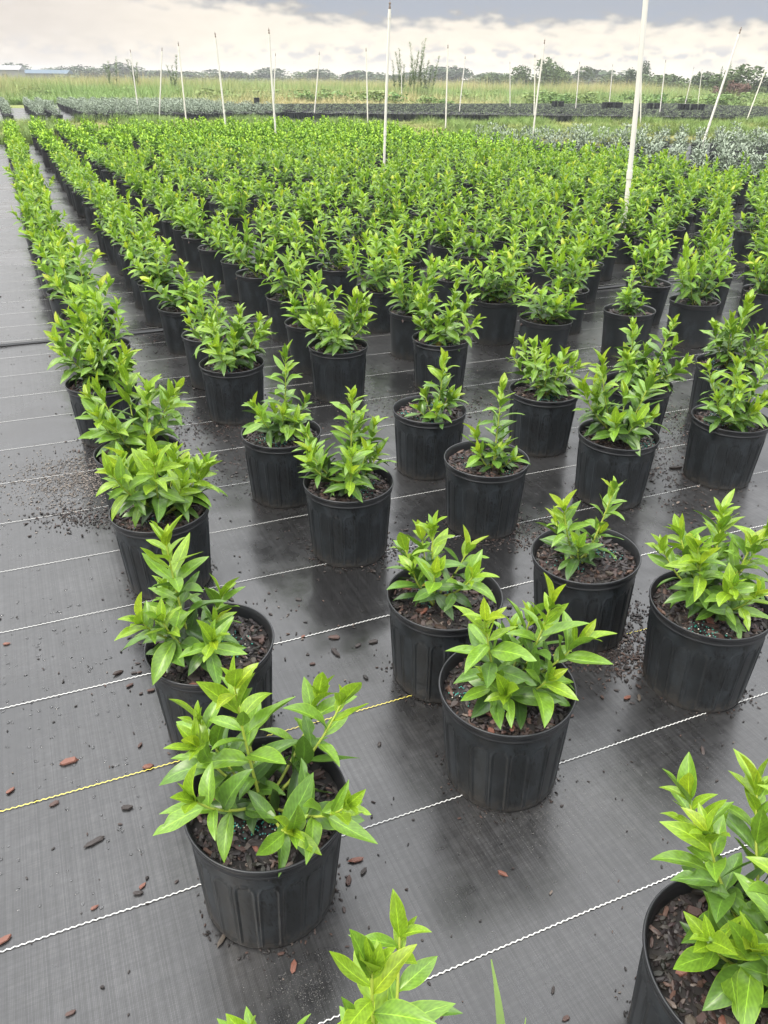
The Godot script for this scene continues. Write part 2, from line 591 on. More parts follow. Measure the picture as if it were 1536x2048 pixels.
func grow(r: RandomNumberGenerator, s: Dictionary) -> Dictionary:
	# s: tall, lead (leaders), side (side shoots), spread, lean (Vector2), size (leaf length), gap
	var stems := []
	var leaves := []
	var shoots := []
	var lean: Vector2 = s.get("lean", Vector2.ZERO)
	var a0 := r.randf() * TAU
	for i in int(s.lead):
		var az: float = a0 + TAU * i / maxf(1.0, s.lead) + r.randf_range(-0.4, 0.4)
		if s.has("az"): az = s.az[i]
		var tl: float = r.randf_range(3, 12) if s.lead == 1 else r.randf_range(16, 28)
		shoots.append([az, tl, s.tall * (1.0 if i == 0 else r.randf_range(0.78, 0.98)), 0.0])
	for i in int(s.side):
		var az := a0 + 2.4 * i + r.randf_range(-0.35, 0.35)
		shoots.append([az, r.randf_range(s.get("low", 34.0), s.get("low", 34.0) * 0.5 + 59.0), s.spread * r.randf_range(0.60, 1.15), r.randf_range(0.0, 0.035)])
	for sh in shoots:
		var az: float = sh[0]
		var tilt := deg_to_rad(sh[1])
		var ln: float = sh[2]
		var steps := 9
		var pts := PackedVector3Array()
		var rad := PackedFloat32Array()
		var p := Vector3(cos(az) * 0.006, SOIL_LEVEL - 0.004 + sh[3], sin(az) * 0.006)
		var wob := r.randf_range(-0.25, 0.25)
		for j in steps + 1:
			var t := float(j) / steps
			pts.append(p)
			rad.append(lerpf(0.0031, 0.0014, t))
			var tt := tilt * (1.0 - 0.62 * t)
			var d := Vector3(sin(tt) * cos(az + wob * t), cos(tt), sin(tt) * sin(az + wob * t))
			d = (d + Vector3(lean.x, 0, lean.y)).normalized()
			p += d * ln / steps
		stems.append([pts, rad])
		var along := ln * r.randf_range(0.06, 0.16)
		var turn := r.randf() * TAU
		while along < ln:
			var f := along / ln
			var q := f * steps
			var k := mini(int(q), steps - 1)
			var at := pts[k].lerp(pts[k + 1], q - k)
			var ax := (pts[k + 1] - pts[k]).normalized()
			var e1 := ax.cross(Vector3(0.2, 0.3, 0.9)).normalized()
			var e2 := ax.cross(e1)
			var radial := e1 * cos(turn) + e2 * sin(turn)
			var ang := deg_to_rad(lerpf(80, 27, pow(f, 1.3)) + r.randf_range(-22, 22))
			var d := (ax * cos(ang) + radial * sin(ang)).normalized()
			if d.y < -0.25: d.y = -0.25 + r.randf_range(-0.1, 0.2)
			if at.y < SOIL_LEVEL + 0.05 and d.y < 0.0: d.y = r.randf_range(-0.05, 0.25)
			d = d.normalized()
			var up := (ax * 0.7 + Vector3.UP * 0.6 + Vector3(r.randf_range(-0.3, 0.3), 0, r.randf_range(-0.3, 0.3)))
			var nz := (up - d * up.dot(d)).normalized()
			var size: float = s.size * r.randf_range(0.66, 1.12)
			size *= lerpf(0.80, 1.0, smoothstep(0.0, 0.35, f)) * lerpf(1.0, 0.55, smoothstep(0.72, 1.0, f))
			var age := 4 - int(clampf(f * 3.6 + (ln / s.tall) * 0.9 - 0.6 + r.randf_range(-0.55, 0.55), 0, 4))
			leaves.append([Transform3D(Basis(d.cross(nz), d, nz), at), size, age, f])
			turn += 2.39996 + r.randf_range(-0.25, 0.25)
			along += s.gap * lerpf(1.15, 0.62, f) * r.randf_range(0.7, 1.3)
		# a tuft of young leaves closes each shoot
		var tip := pts[steps]
		var ax2 := (pts[steps] - pts[steps - 1]).normalized()
		for i in 3:
			var e1 := ax2.cross(Vector3(0.2, 0.3, 0.9)).normalized()
			var e2 := ax2.cross(e1)
			var radial := e1 * cos(turn) + e2 * sin(turn)
			var ang := deg_to_rad(r.randf_range(10, 36))
			var d := (ax2 * cos(ang) + radial * sin(ang)).normalized()
			var nz := (-radial - d * (-radial).dot(d)).normalized()
			leaves.append([Transform3D(Basis(d.cross(nz), d, nz), tip - ax2 * 0.004 * i), s.size * r.randf_range(0.35, 0.85), (0 if i < 2 and r.randf() < 0.6 else 1) + (1 if r.randf() < 0.25 else 0), 1.2])
			turn += 2.4
	return {"stems": stems, "leaves": leaves}


func joined_foliage(g: Dictionary, source: Array) -> ArrayMesh:
	var h := Heap.new()
	var r := RandomNumberGenerator.new()
	r.seed = g.leaves.size()
	for l in g.leaves:
		var xf: Transform3D = l[0]
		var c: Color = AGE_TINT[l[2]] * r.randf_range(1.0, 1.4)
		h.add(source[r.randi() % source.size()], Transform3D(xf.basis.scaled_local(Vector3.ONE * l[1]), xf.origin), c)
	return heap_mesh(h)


func joined_stems(g: Dictionary) -> ArrayMesh:
	var h := Heap.new()
	for s in g.stems: h.add(arrays_of(tube(s[0], s[1], 4)), Transform3D(), Color.WHITE)
	return heap_mesh(h)


# nearest shrubs: every leaf a part
func near_shrub(at: Vector2, spec: Dictionary, label: String, big_chips := 0) -> void:
	var r := RandomNumberGenerator.new()
	r.seed = int(spec.seed)
	var root := thing("potted_shrub", label, "potted shrub", Vector3(at.x, 0, at.y), rf(-0.3, 0.3), "green shrubs in black nursery pots")
	add_pot(root, 2, int(spec.seed))
	var tl: Vector2 = spec.get("tip", Vector2.ZERO)          # some pots stand a little askew
	root.rotation = Vector3(deg_to_rad(tl.y), root.rotation.y, deg_to_rad(-tl.x))
	var g := grow(r, spec)
	var off: Vector2 = spec.get("off", Vector2.ZERO)
	var shift := Vector3(off.x, 0, off.y)
	for s in g.stems:
		part("stem", tube(s[0], s[1], 7), mats.stem, root, Transform3D(Basis(), shift))
	for l in g.leaves:
		var xf: Transform3D = l[0]
		var m := leaf_meshes[r.randi() % 18] if l[3] < 1.0 or r.randf() < 0.4 else leaf_meshes[18 + r.randi() % 2]
		var w := r.randf_range(0.9, 1.15)
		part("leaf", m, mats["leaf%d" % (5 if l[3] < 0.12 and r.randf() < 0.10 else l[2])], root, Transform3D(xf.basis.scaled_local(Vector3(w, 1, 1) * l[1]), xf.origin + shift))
	var soil := root.get_node("potting_mix")
	for i in big_chips:
		var a := r.randf() * TAU
		var d := r.randf_range(0.05, 0.115)
		var size := r.randf_range(0.018, 0.032)
		var b := Basis.from_euler(Vector3(r.randf_range(-0.2, 0.2), r.randf() * TAU, r.randf_range(-0.2, 0.2))).scaled_local(Vector3(size * r.randf_range(0.9, 1.5), size * 0.55, size))
		var c := part("bark_chip", chips[r.randi() % 8], bark_materials[[0, 1, 0, 3, 1, 2][r.randi() % 6]], soil, Transform3D(b, Vector3(cos(a) * d, SOIL_LEVEL + 0.006, sin(a) * d)))


var bark_normal: Texture2D
var bark_materials: Array[StandardMaterial3D] = []
var variants: Array = []


func make_variants() -> void:
	for c in [lin(0.022, 0.016, 0.014), lin(0.055, 0.028, 0.021), lin(0.14, 0.055, 0.036), lin(0.060, 0.048, 0.036)]:
		var m := plain(c, 0.5)
		var n := NoiseTexture2D.new()
		n.width = 64
		n.height = 64
		n.noise = noise(3, 0.09, 3)
		n.as_normal_map = true
		n.bump_strength = 6.0
		m.normal_enabled = true
		m.normal_texture = bark_normal if bark_normal else n
		bark_normal = m.normal_texture
		m.uv1_triplanar = true
		m.uv1_scale = Vector3(3, 3, 3)
		bark_materials.append(m)
	for i in 24:
		var r := RandomNumberGenerator.new()
		r.seed = 900 + i
		var s := {"tall": r.randf_range(0.23, 0.33), "lead": 1 + i % 3, "side": 6 + i % 4, "spread": r.randf_range(0.17, 0.23), "size": r.randf_range(0.074, 0.090), "gap": 0.0138}
		s.look = (["tall", "low"][0 if s.tall > 0.28 else 1]) + " " + (["single-stemmed", "two-stemmed", "three-stemmed"][i % 3]) + (" bushy" if s.side > 7 else "")
		var g := grow(r, s)
		variants.append([joined_foliage(g, leaf_low), joined_stems(g), s.look])


func mid_shrub(at: Vector3, k: int, label: String, with_stems: bool) -> void:
	var root := thing("potted_shrub", label, "potted shrub", at, rf(0, TAU), "green shrubs in black nursery pots")
	var v: Array = variants[k]
	add_pot(root, 1, k)
	var weak := 0.78 if rng.randf() < 0.10 else 1.0
	root.rotation += Vector3(rf(-0.035, 0.035), 0, rf(-0.035, 0.035))
	var b := Basis().scaled(Vector3(rf(0.98, 1.22), rf(0.88, 1.28), rf(0.98, 1.22)) * weak)
	var xf := Transform3D(b, Vector3(0, SOIL_LEVEL * (1.0 - b.y.y), 0))
	part("foliage", v[0], mats.foliage, root, xf, "stuff")
	if with_stems: part("stems", v[1], mats.stem, root, xf)


# ------------------------------------------------------------------ words
const ORD := ["first", "second", "third", "fourth", "fifth", "sixth", "seventh", "eighth", "ninth", "tenth", "eleventh", "twelfth", "thirteenth", "fourteenth", "fifteenth", "sixteenth", "seventeenth", "eighteenth", "nineteenth", "twentieth"]


func nth(i: int) -> String:
	if i < 20: return ORD[i]
	var tens: String = {2: "twenty", 3: "thirty", 4: "forty", 5: "fifty"}[(i + 1) / 10]
	if (i + 1) % 10 == 0: return tens.trim_suffix("y") + "ieth"
	return tens + "-" + ORD[(i + 1) % 10 - 1]


func row_name(k: int) -> String:
	return "leftmost row" if k == 0 else "%s row from left" % nth(k)


# ------------------------------------------------------------------ build



func _ready() -> void:
	rng.seed = 20240
	setup_view()
	make_materials()
	make_pots()
	make_leaves()
	make_variants()
	build_ground()
	build_background()
	build_poles()
	build_green()
	build_silver_and_seedlings()
	build_litter()


func setup_view() -> void:
	var cam := Camera3D.new()
	cam.name = "camera"
	cam.fov = rad_to_deg(2.0 * atan(1024.0 / 1480.0))
	cam.near = 0.05
	cam.far = 6000.0
	var p := 0.52668
	var roll := 0.011293
	var back := Vector3(0, sin(p), cos(p))
	var up0 := Vector3(0, cos(p), -sin(p))
	var right := Vector3.RIGHT * cos(roll) + up0 * sin(roll)
	var up := -Vector3.RIGHT * sin(roll) + up0 * cos(roll)
	cam.transform = Transform3D(Basis(right, up, back), Vector3(0, 1.2802, 0))
	cam.current = true
	add_child(cam)
	var env := Environment.new()
	env.background_mode = Environment.BG_SKY
	env.tonemap_mode = Environment.TONE_MAPPER_LINEAR
	env.tonemap_exposure = 1.92
	env.sdfgi_enabled = true
	env.ssao_enabled = true
	env.ssil_enabled = true
	env.fog_enabled = true
	env.fog_density = 0.0009
	env.fog_light_color = Color(0.93, 0.94, 0.95)
	var sky := Sky.new()
	var pano := PanoramaSkyMaterial.new()
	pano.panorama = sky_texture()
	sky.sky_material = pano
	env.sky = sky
	env.background_energy_multiplier = 1.0
	var we := WorldEnvironment.new()
	we.name = "world_environment"
	we.environment = env
	add_child(we)
	var sun := DirectionalLight3D.new()
	sun.name = "sun"
	sun.light_color = Color(1.0, 0.96, 0.9)
	sun.light_energy = 0.5
	sun.light_angular_distance = 22.0
	sun.shadow_enabled = true
	sun.rotation_degrees = Vector3(-58, -55, 0)
	add_child(sun)


func sky_color(az: float, el: float, n1: FastNoiseLite, n2: FastNoiseLite) -> Color:
	# az, el in degrees; az 0 is straight ahead. Linear radiance.
	var e := maxf(el, 0.0)
	var dx := sin(deg_to_rad(az))
	var dz := cos(deg_to_rad(az))
	var k := 1.0 / (sin(deg_to_rad(e)) + 0.06)
	var big := n1.get_noise_3d(dx * k * 3.2, dz * k * 3.2, e * 0.03)
	var wisp := n2.get_noise_3d(dx * 60.0, dz * 60.0, e * 3.2)
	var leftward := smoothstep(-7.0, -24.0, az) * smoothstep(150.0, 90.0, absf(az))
	var cream := Color(0.99, 0.90, 0.75).lerp(Color(0.97, 0.89, 0.77), smoothstep(0.5, 4.0, e))
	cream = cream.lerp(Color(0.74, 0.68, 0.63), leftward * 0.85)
	cream *= 1.0 + 0.07 * wisp
	# low puffs of grey cloud between one and two degrees
	var puff := n2.get_noise_3d(dx * 92.0 + 40.0, dz * 92.0, e * 4.4)
	var belt := exp(-pow((e - 1.55) / 0.6, 2.0)) * (0.45 + 0.55 * smoothstep(-14.0, 0.0, az))
	cream = cream.lerp(Color(0.60, 0.60, 0.63), smoothstep(0.02, 0.30, puff) * belt * 0.9)
	cream = cream.lerp(Color(1.05, 0.98, 0.88), smoothstep(0.0, 0.4, -puff) * belt * 0.6)
	# the cloud deck overhead; its ragged lower edge is lowest towards the right
	var edge := 3.25 + 1.1 * smoothstep(0.0, -13.0, az) + 0.45 * n2.get_noise_3d(dx * 26.0, dz * 26.0, 3.0)
	var rag := n2.get_noise_3d(dx * 80.0, dz * 80.0, e * 5.0)
	var deck := smoothstep(-0.55, 0.60, e - edge + 0.85 * rag)
	var low_deck := Color(0.165, 0.183, 0.215) * (1.0 + 0.30 * wisp + 0.1 * big)
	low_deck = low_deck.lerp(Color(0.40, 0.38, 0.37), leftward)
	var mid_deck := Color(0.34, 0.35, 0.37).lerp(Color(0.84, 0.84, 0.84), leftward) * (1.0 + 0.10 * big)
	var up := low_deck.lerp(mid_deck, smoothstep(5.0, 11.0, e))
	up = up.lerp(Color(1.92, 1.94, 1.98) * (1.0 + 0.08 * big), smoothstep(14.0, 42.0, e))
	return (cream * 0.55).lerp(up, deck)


func sky_texture() -> ImageTexture:
	var W := 4096
	var H := 2048
	var n1 := noise(41, 0.35, 4)
	var n2 := noise(43, 0.35, 5)
	var coarse := Image.create_empty(256, 128, false, Image.FORMAT_RGBF)
	for j in 128:
		var el := 90.0 - (j + 0.5) / 128.0 * 180.0
		for i in 256:
			var az := wrapf((i + 0.5) / 256.0 * 360.0, -180.0, 180.0)   # straight ahead is the picture's left edge
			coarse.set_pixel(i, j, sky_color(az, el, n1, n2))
	coarse.resize(W, H, Image.INTERPOLATE_BILINEAR)
	var top := int((90.0 - 14.0) / 180.0 * H)
	var rows := int((90.0 + 1.0) / 180.0 * H) - top
	var wide := 1100
	var d := PackedFloat32Array()
	d.resize(wide * rows * 3)
	for j in rows:
		var el := 90.0 - (j + top + 0.5) / H * 180.0
		for i in wide:
			var az := (i - wide / 2 + 0.5) / W * 360.0
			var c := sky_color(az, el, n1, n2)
			var k := (j * wide + i) * 3
			d[k] = c.r
			d[k + 1] = c.g
			d[k + 2] = c.b
	var band := Image.create_from_data(wide, rows, false, Image.FORMAT_RGBF, d.to_byte_array())
	coarse.blit_rect(band, Rect2i(0, 0, wide / 2, rows), Vector2i(W - wide / 2, top))
	coarse.blit_rect(band, Rect2i(wide / 2, 0, wide / 2, rows), Vector2i(0, top))
	return ImageTexture.create_from_image(coarse)


# ------------------------------------------------------------------ the ground
func sheet(u0: float, u1: float, v0: float, v1: float, y: float) -> ArrayMesh:
	var v := PackedVector3Array()
	var uv := PackedVector2Array()
	var n := PackedVector3Array()
	for p in [Vector2(u0, v0), Vector2(u1, v0), Vector2(u0, v1), Vector2(u1, v1)]:
		v.append(uv_to_world(p.x, p.y, y))
		uv.append(p)
		n.append(Vector3.UP)
	return mesh_from(v, PackedInt32Array([0, 2, 1, 1, 2, 3]), uv, PackedColorArray(), n, uv)


func build_ground() -> void:
	var soil := plain(lin(0.15, 0.17, 0.055), 0.95, 0.2)
	var nt := NoiseTexture2D.new()
	nt.width = 512
	nt.height = 512
	nt.seamless = true
	nt.noise = noise(51, 0.02, 4)
	var ramp := Gradient.new()
	ramp.set_color(0, lin(0.10, 0.14, 0.04))
	ramp.set_color(1, lin(0.24, 0.24, 0.09))
	nt.color_ramp = ramp
	soil.albedo_color = Color.WHITE
	soil.albedo_texture = nt
	soil.uv1_triplanar = true
	soil.uv1_world_triplanar = true
	soil.uv1_scale = Vector3(0.08, 0.08, 0.08)
	var base := part("meadow_ground", sheet(-330, 330, -60, 460, -0.012), soil, self)
	tag(base, "flat grassy ground reaching to the horizon", "", "", "structure")
	var bed := part("ground_cover_fabric", sheet(-14, 19, -5, 21.0, 0.0), mats.fabric, self)
	tag(bed, "wet black woven ground cover with thin stripes", "", "", "structure")
	var bed2 := part("ground_cover_fabric", sheet(-8, 42, 28.2, 44.5, 0.0), mats.fabric, self)
	tag(bed2, "black ground cover of the far bed behind the grass strip", "", "", "structure")
	# stripes stitched into the fabric every foot
	var n := Vector3(sin(LINE_YAW), 0, -cos(LINE_YAW))
	var t := Vector3(cos(LINE_YAW), 0, sin(LINE_YAW))
	for k in range(-2, 62):
		var o := n * (0.5879 + 0.3048 * k)
		var v := PackedVector3Array()
		var idx := PackedInt32Array()
		var fine := k < 9
		var stops := PackedFloat32Array([-9.0 - 0.15 * k])
		if fine:
			var s := -1.9 - 0.30 * maxi(k, 0)
			while s < 2.2 + 0.30 * maxi(k, 0):
				stops.append(s)
				s += 0.003
		stops.append(10.0 + 0.2 * k)
		var half := 0.0010 if k < 4 else 0.0008
		var wob := noise(70 + k, 1.5, 2)
		for i in stops.size():
			var s := stops[i]
			var z := asin(sin(TAU * s / 0.0115)) / (PI / 2) * 0.0011 if fine and i > 0 and i < stops.size() - 1 else 0.0
			var lift := 0.0022 + (0.0005 * sin(TAU * s / 0.0115) if fine else 0.0)
			var p := o + t * s + n * (z + wob.get_noise_1d(s) * 0.004) + Vector3(0, lift, 0)
			v.append(p - n * half)
			v.append(p + n * half)
			if i > 0:
				var q := i * 2
				idx.append_array([q - 2, q - 1, q, q, q - 1, q + 1])
		var nr := PackedVector3Array()
		nr.resize(v.size())
		nr.fill(Vector3.UP)
		part("stripe", mesh_from(v, idx, PackedVector2Array(), PackedColorArray(), nr), mats.yellow_line if k == 2 else mats.white_line, bed)
	# overlapped edge of two fabric widths: a low fold
	var sv := PackedVector3Array()
	var si := PackedInt32Array()
	var wv := noise(88, 0.8, 2)
	for i in 200:
		var s := -8.0 + i * 0.09
		var w := wv.get_noise_1d(s)
		var o2 := n * (0.5879 + 0.3048 * 12.72 + w * 0.02) + t * s
		var hgt := 0.012 + 0.010 * wv.get_noise_1d(s + 50.0)
		sv.append(o2 + Vector3(0, 0.003, 0) - n * 0.004)
		sv.append(o2 + Vector3(0, hgt, 0))
		sv.append(o2 + Vector3(0, 0.003, 0) + n * 0.06)
		if i > 0:
			var q := i * 3
			si.append_array([q - 3, q - 2, q, q, q - 2, q + 1, q - 2, q - 1, q + 1, q + 1, q - 1, q + 2])
	part("fabric_overlap", mesh_from(sv, si), mats.rim, bed)


# ------------------------------------------------------------------ background
func tuft(sd: int, blades: int, spread: float, droop: float, wide: float) -> ArrayMesh:
	var r := RandomNumberGenerator.new()
	r.seed = sd
	var v := PackedVector3Array()
	var idx := PackedInt32Array()
	for b in blades:
		var a := r.randf() * TAU
		var base := Vector3(cos(a), 0, sin(a)) * spread * r.randf() * 0.8
		var dir := Vector3(cos(a + r.randf_range(-0.6, 0.6)), 0, sin(a + r.randf_range(-0.6, 0.6)))
		var side := Vector3(-dir.z, 0, dir.x)
		var hgt := r.randf_range(0.5, 1.0)
		var at := v.size()
		for j in 4:
			var t := j / 3.0
			var p := base + dir * droop * hgt * t * t + Vector3.UP * hgt * (t - 0.22 * droop * t * t)
			var w := wide * (1.0 - t) + wide * 0.06
			v.append(p - side * w)
			v.append(p + side * w)
		for j in 3:
			var q := at + j * 2
			idx.append_array([q, q + 2, q + 1, q + 1, q + 2, q + 3])
	return mesh_from(v, idx)


func leafy_ball(sd: int, count: int, lobes: int, leaf: float, flat: float) -> ArrayMesh:
	# foliage of a tree or bush: leaf clumps through several overlapping lobes; about 1 m across
	var r := RandomNumberGenerator.new()
	r.seed = sd
	var cs := []
	for i in lobes:
		cs.append([Vector3(r.randf_range(-0.36, 0.36), r.randf_range(0.05, 0.20) if i % 2 else r.randf_range(0.25, 0.50 + 0.25 * flat), r.randf_range(-0.36, 0.36)), r.randf_range(0.16, 0.27)])
	var v := PackedVector3Array()
	var idx := PackedInt32Array()
	var col := PackedColorArray()
	for i in count:
		var c: Array = cs[i % lobes]
		var d := Vector3(r.randfn(), r.randfn(), r.randfn()).normalized()
		var p: Vector3 = c[0] + d * c[1] * pow(r.randf(), 0.4)
		p.y = maxf(p.y, 0.02)
		var x := Vector3(r.randfn(), r.randfn(), r.randfn()).normalized()
		var y := x.cross(Vector3(r.randfn(), r.randfn(), r.randfn()).normalized()).normalized()
		var s := leaf * r.randf_range(0.5, 1.3)
		var at := v.size()
		v.append_array([p - x * s, p + y * s * 0.55, p + x * s, p - y * s * 0.55])
		var g := r.randf_range(0.75, 1.25)
		for q in 4: col.append(Color(g, g, g))
		idx.append_array([at, at + 1, at + 2, at, at + 2, at + 3])
	return mesh_from(v, idx, PackedVector2Array(), col)


func build_background() -> void:
	var r := RandomNumberGenerator.new()
	r.seed = 515
	# grass strip between the two beds
	var short := tuft(1, 26, 0.5, 0.5, 0.018)
	var pl: Array[Transform3D] = []
	var tn := PackedColorArray()
	var pn := noise(52, 0.35, 2)
	while pl.size() < 11000:
		var u := r.randf_range(-3.5, 27.0)
		var v := r.randf_range(20.0, 28.6)
		if u > 8.3: v = r.randf_range(15.8, 26.0 - maxf(0.0, u - 12.0) * 0.25)
		var p := uv_to_world(u, v, -0.01)
		if absf(p.x) > -p.z * 0.48 + 1.0: continue
		if u > -0.6 and u < 0.35 and v > 20.6 and r.randf() < 0.75: continue
		var lush := smoothstep(-0.25, 0.35, pn.get_noise_2d(p.x, p.z))
		var h := lerpf(0.10, 0.36, lush) * r.randf_range(0.7, 1.25)
		pl.append(Transform3D(Basis(Vector3.UP, r.randf() * TAU).scaled(Vector3(0.36, h, 0.36)), p))
		tn.append(Color(0.29, 0.28, 0.09).lerp(Color(0.17, 0.26, 0.06), lush) * r.randf_range(0.8, 1.2))
	var o := scatter("grass_strip", short, mats.tinted, self, pl, tn)
	tag(o, "uneven strip of short grass between the two beds", "grass")
	# meadow of tall seeding grass behind the far bed
	var tall := [tuft(2, 22, 0.35, 0.35, 0.012), tuft(3, 30, 0.5, 0.6, 0.016)]
	for kind in 2:
		pl = []
		tn = PackedColorArray()
		while pl.size() < (14000 if kind == 0 else 9000):
			var z := 46.0 + 150.0 * pow(r.randf(), 1.6)
			var x := r.randf_range(-0.48, 0.48) * z
			var c := cos(ROW_TURN)
			var s := sin(ROW_TURN)
			var v := -x * s + z * c
			if v < 44.6: continue
			var grown := smoothstep(44.0, 60.0, v + 4.0 * pn.get_noise_2d(x * 0.2, z * 0.2))
			var patch := pn.get_noise_2d(x * 0.12 + 90.0, z * 0.12)
			var h := lerpf(0.22, 1.65, grown) * r.randf_range(0.7, 1.2) * (1.0 + 0.35 * patch)
			if kind == 1: h *= 0.75
			pl.append(Transform3D(Basis(Vector3.UP, r.randf() * TAU).scaled(Vector3(1.0, h, 1.0)), Vector3(x, -0.012, -z)))
			var tan_ := Color(0.46, 0.39, 0.19)
			var green := Color(0.20, 0.31, 0.085)
			tn.append(green.lerp(tan_, clampf((0.45 if kind == 0 else 0.1) + patch * 0.9 + r.randf_range(-0.2, 0.2), 0, 1)) * r.randf_range(0.8, 1.15))
		o = scatter("meadow_grass", tall[kind], mats.tinted, self, pl, tn)
		tag(o, ["pale tan seeding grass filling the meadow", "green leafy grass of the meadow"][kind], "grass")
	# low weeds in the meadow
	var weed := leafy_ball(9, 260, 7, 0.07, 0.2)
	pl = []
	tn = PackedColorArray()
	while pl.size() < 420:
		var z := 52.0 + 90.0 * pow(r.randf(), 1.5)
		var x := r.randf_range(-0.48, 0.48) * z
		if pn.get_noise_2d(x * 0.15 + 300.0, z * 0.15) < 0.02 - (0.25 if x > 12.0 else 0.0): continue
		var s := r.randf_range(0.8, 1.8)
		pl.append(Transform3D(Basis(Vector3.UP, r.randf() * TAU).scaled(Vector3(s * 1.3, s * 0.8, s * 1.3)), Vector3(x, 0, -z)))
		tn.append(Color(0.12, 0.23, 0.05).lerp(Color(0.22, 0.28, 0.08), r.randf()))
	o = scatter("meadow_weeds", weed, mats.tinted, self, pl, tn)
	tag(o, "clumps of green broad-leaved weeds among the meadow grass", "weeds")
	pl = []
	tn = PackedColorArray()
	while pl.size() < 260:
		var z := r.randf_range(205.0, 290.0)
		var x := r.randf_range(-0.50, 0.50) * z
		var w := r.randf_range(5.0, 12.0)
		pl.append(Transform3D(Basis(Vector3.UP, r.randf() * TAU).scaled(Vector3(w, r.randf_range(2.2, 4.4), w * 0.8)), Vector3(x, -0.3, -z)))
		tn.append(Color(0.075, 0.11, 0.045).lerp(Color(0.14, 0.17, 0.07), r.randf()))
	o = scatter("hedgerow", leafy_ball(12, 1200, 8, 0.055, 0.0), mats.tinted, self, pl, tn)
	tag(o, "dark tangled hedgerow closing the meadow along the horizon", "hedge")
	build_wisps(r)
	build_trees(r)
	build_sheds()


func pixel_to(x_full: float, dist: float) -> Vector3:
	# a place on the ground on the horizon line of sight through column x (photo pixels)
	return Vector3((x_full - 768.0) / 1480.0 * dist * 0.8645, 0, -dist)


func build_wisps(r: RandomNumberGenerator) -> void:
	# tall feathery weeds standing above the meadow
	var spots := [[788, 62, 2.6, "slender feathery weed left of the tallest feathery weeds in the meadow"], [806, 60, 3.3, "tall feathery weed in the middle of the meadow, left of its taller twin"], [821, 61, 3.9, "tallest feathery weed rising above the middle of the meadow"], [842, 62, 2.9, "feathery weed right of the tallest feathery weed in the meadow"],
		[1440, 70, 2.9, "thin bare-topped weed by the right edge of the meadow"], [215, 66, 2.7, "thin seeding reed at the left of the meadow"], [262, 70, 2.6, "leaning seeding reed behind the leftmost white riser"], [342, 64, 2.8, "seeding reed between the second and third white risers"], [1105, 90, 3.0, "thin weed above the meadow right of the crossing pair of risers"]]
	for s in spots:
		var h := Heap.new()
		var src := arrays_of(leaf_shape(0.14, 0.5, 0.1, 0, 0, 3, 2))
		var n := 5 if s[2] > 2.8 else 3
		var st := Heap.new()
		for i in n:
			var base := Vector3(r.randf_range(-0.35, 0.35), 0, r.randf_range(-0.3, 0.3))
			var hgt: float = s[2] * r.randf_range(0.75, 1.0) if i else s[2]
			var lean := Vector3(r.randf_range(-0.22, 0.22), 1, r.randf_range(-0.2, 0.2))
			var pts := PackedVector3Array([base, base + lean * hgt * 0.5, base + lean * hgt])
			st.add(arrays_of(tube(pts, PackedFloat32Array([0.02, 0.014, 0.006]), 4)), Transform3D(), Color(0.2, 0.24, 0.09))
			for q in 110:
				var t := r.randf_range(0.35, 1.0)
				var a := r.randf() * TAU
				var d := Vector3(cos(a), r.randf_range(0.5, 1.3), sin(a)).normalized()
				var nz := (Vector3.UP - d * d.y).normalized()
				h.add(src, Transform3D(Basis(d.cross(nz), d, nz).scaled_local(Vector3.ONE * r.randf_range(0.25, 0.5) * (1.15 - 0.6 * t)), base + lean * hgt * t), Color(0.12, 0.18, 0.065) * r.randf_range(0.8, 1.2))
		var root := thing("tall_weed", s[3], "weed", pixel_to(s[0], s[1]), 0.0, "tall weeds above the meadow")
		part("stem", heap_mesh(st), mats.tinted, root)
		part("foliage", heap_mesh(h), mats.tinted, root, Transform3D(), "stuff")


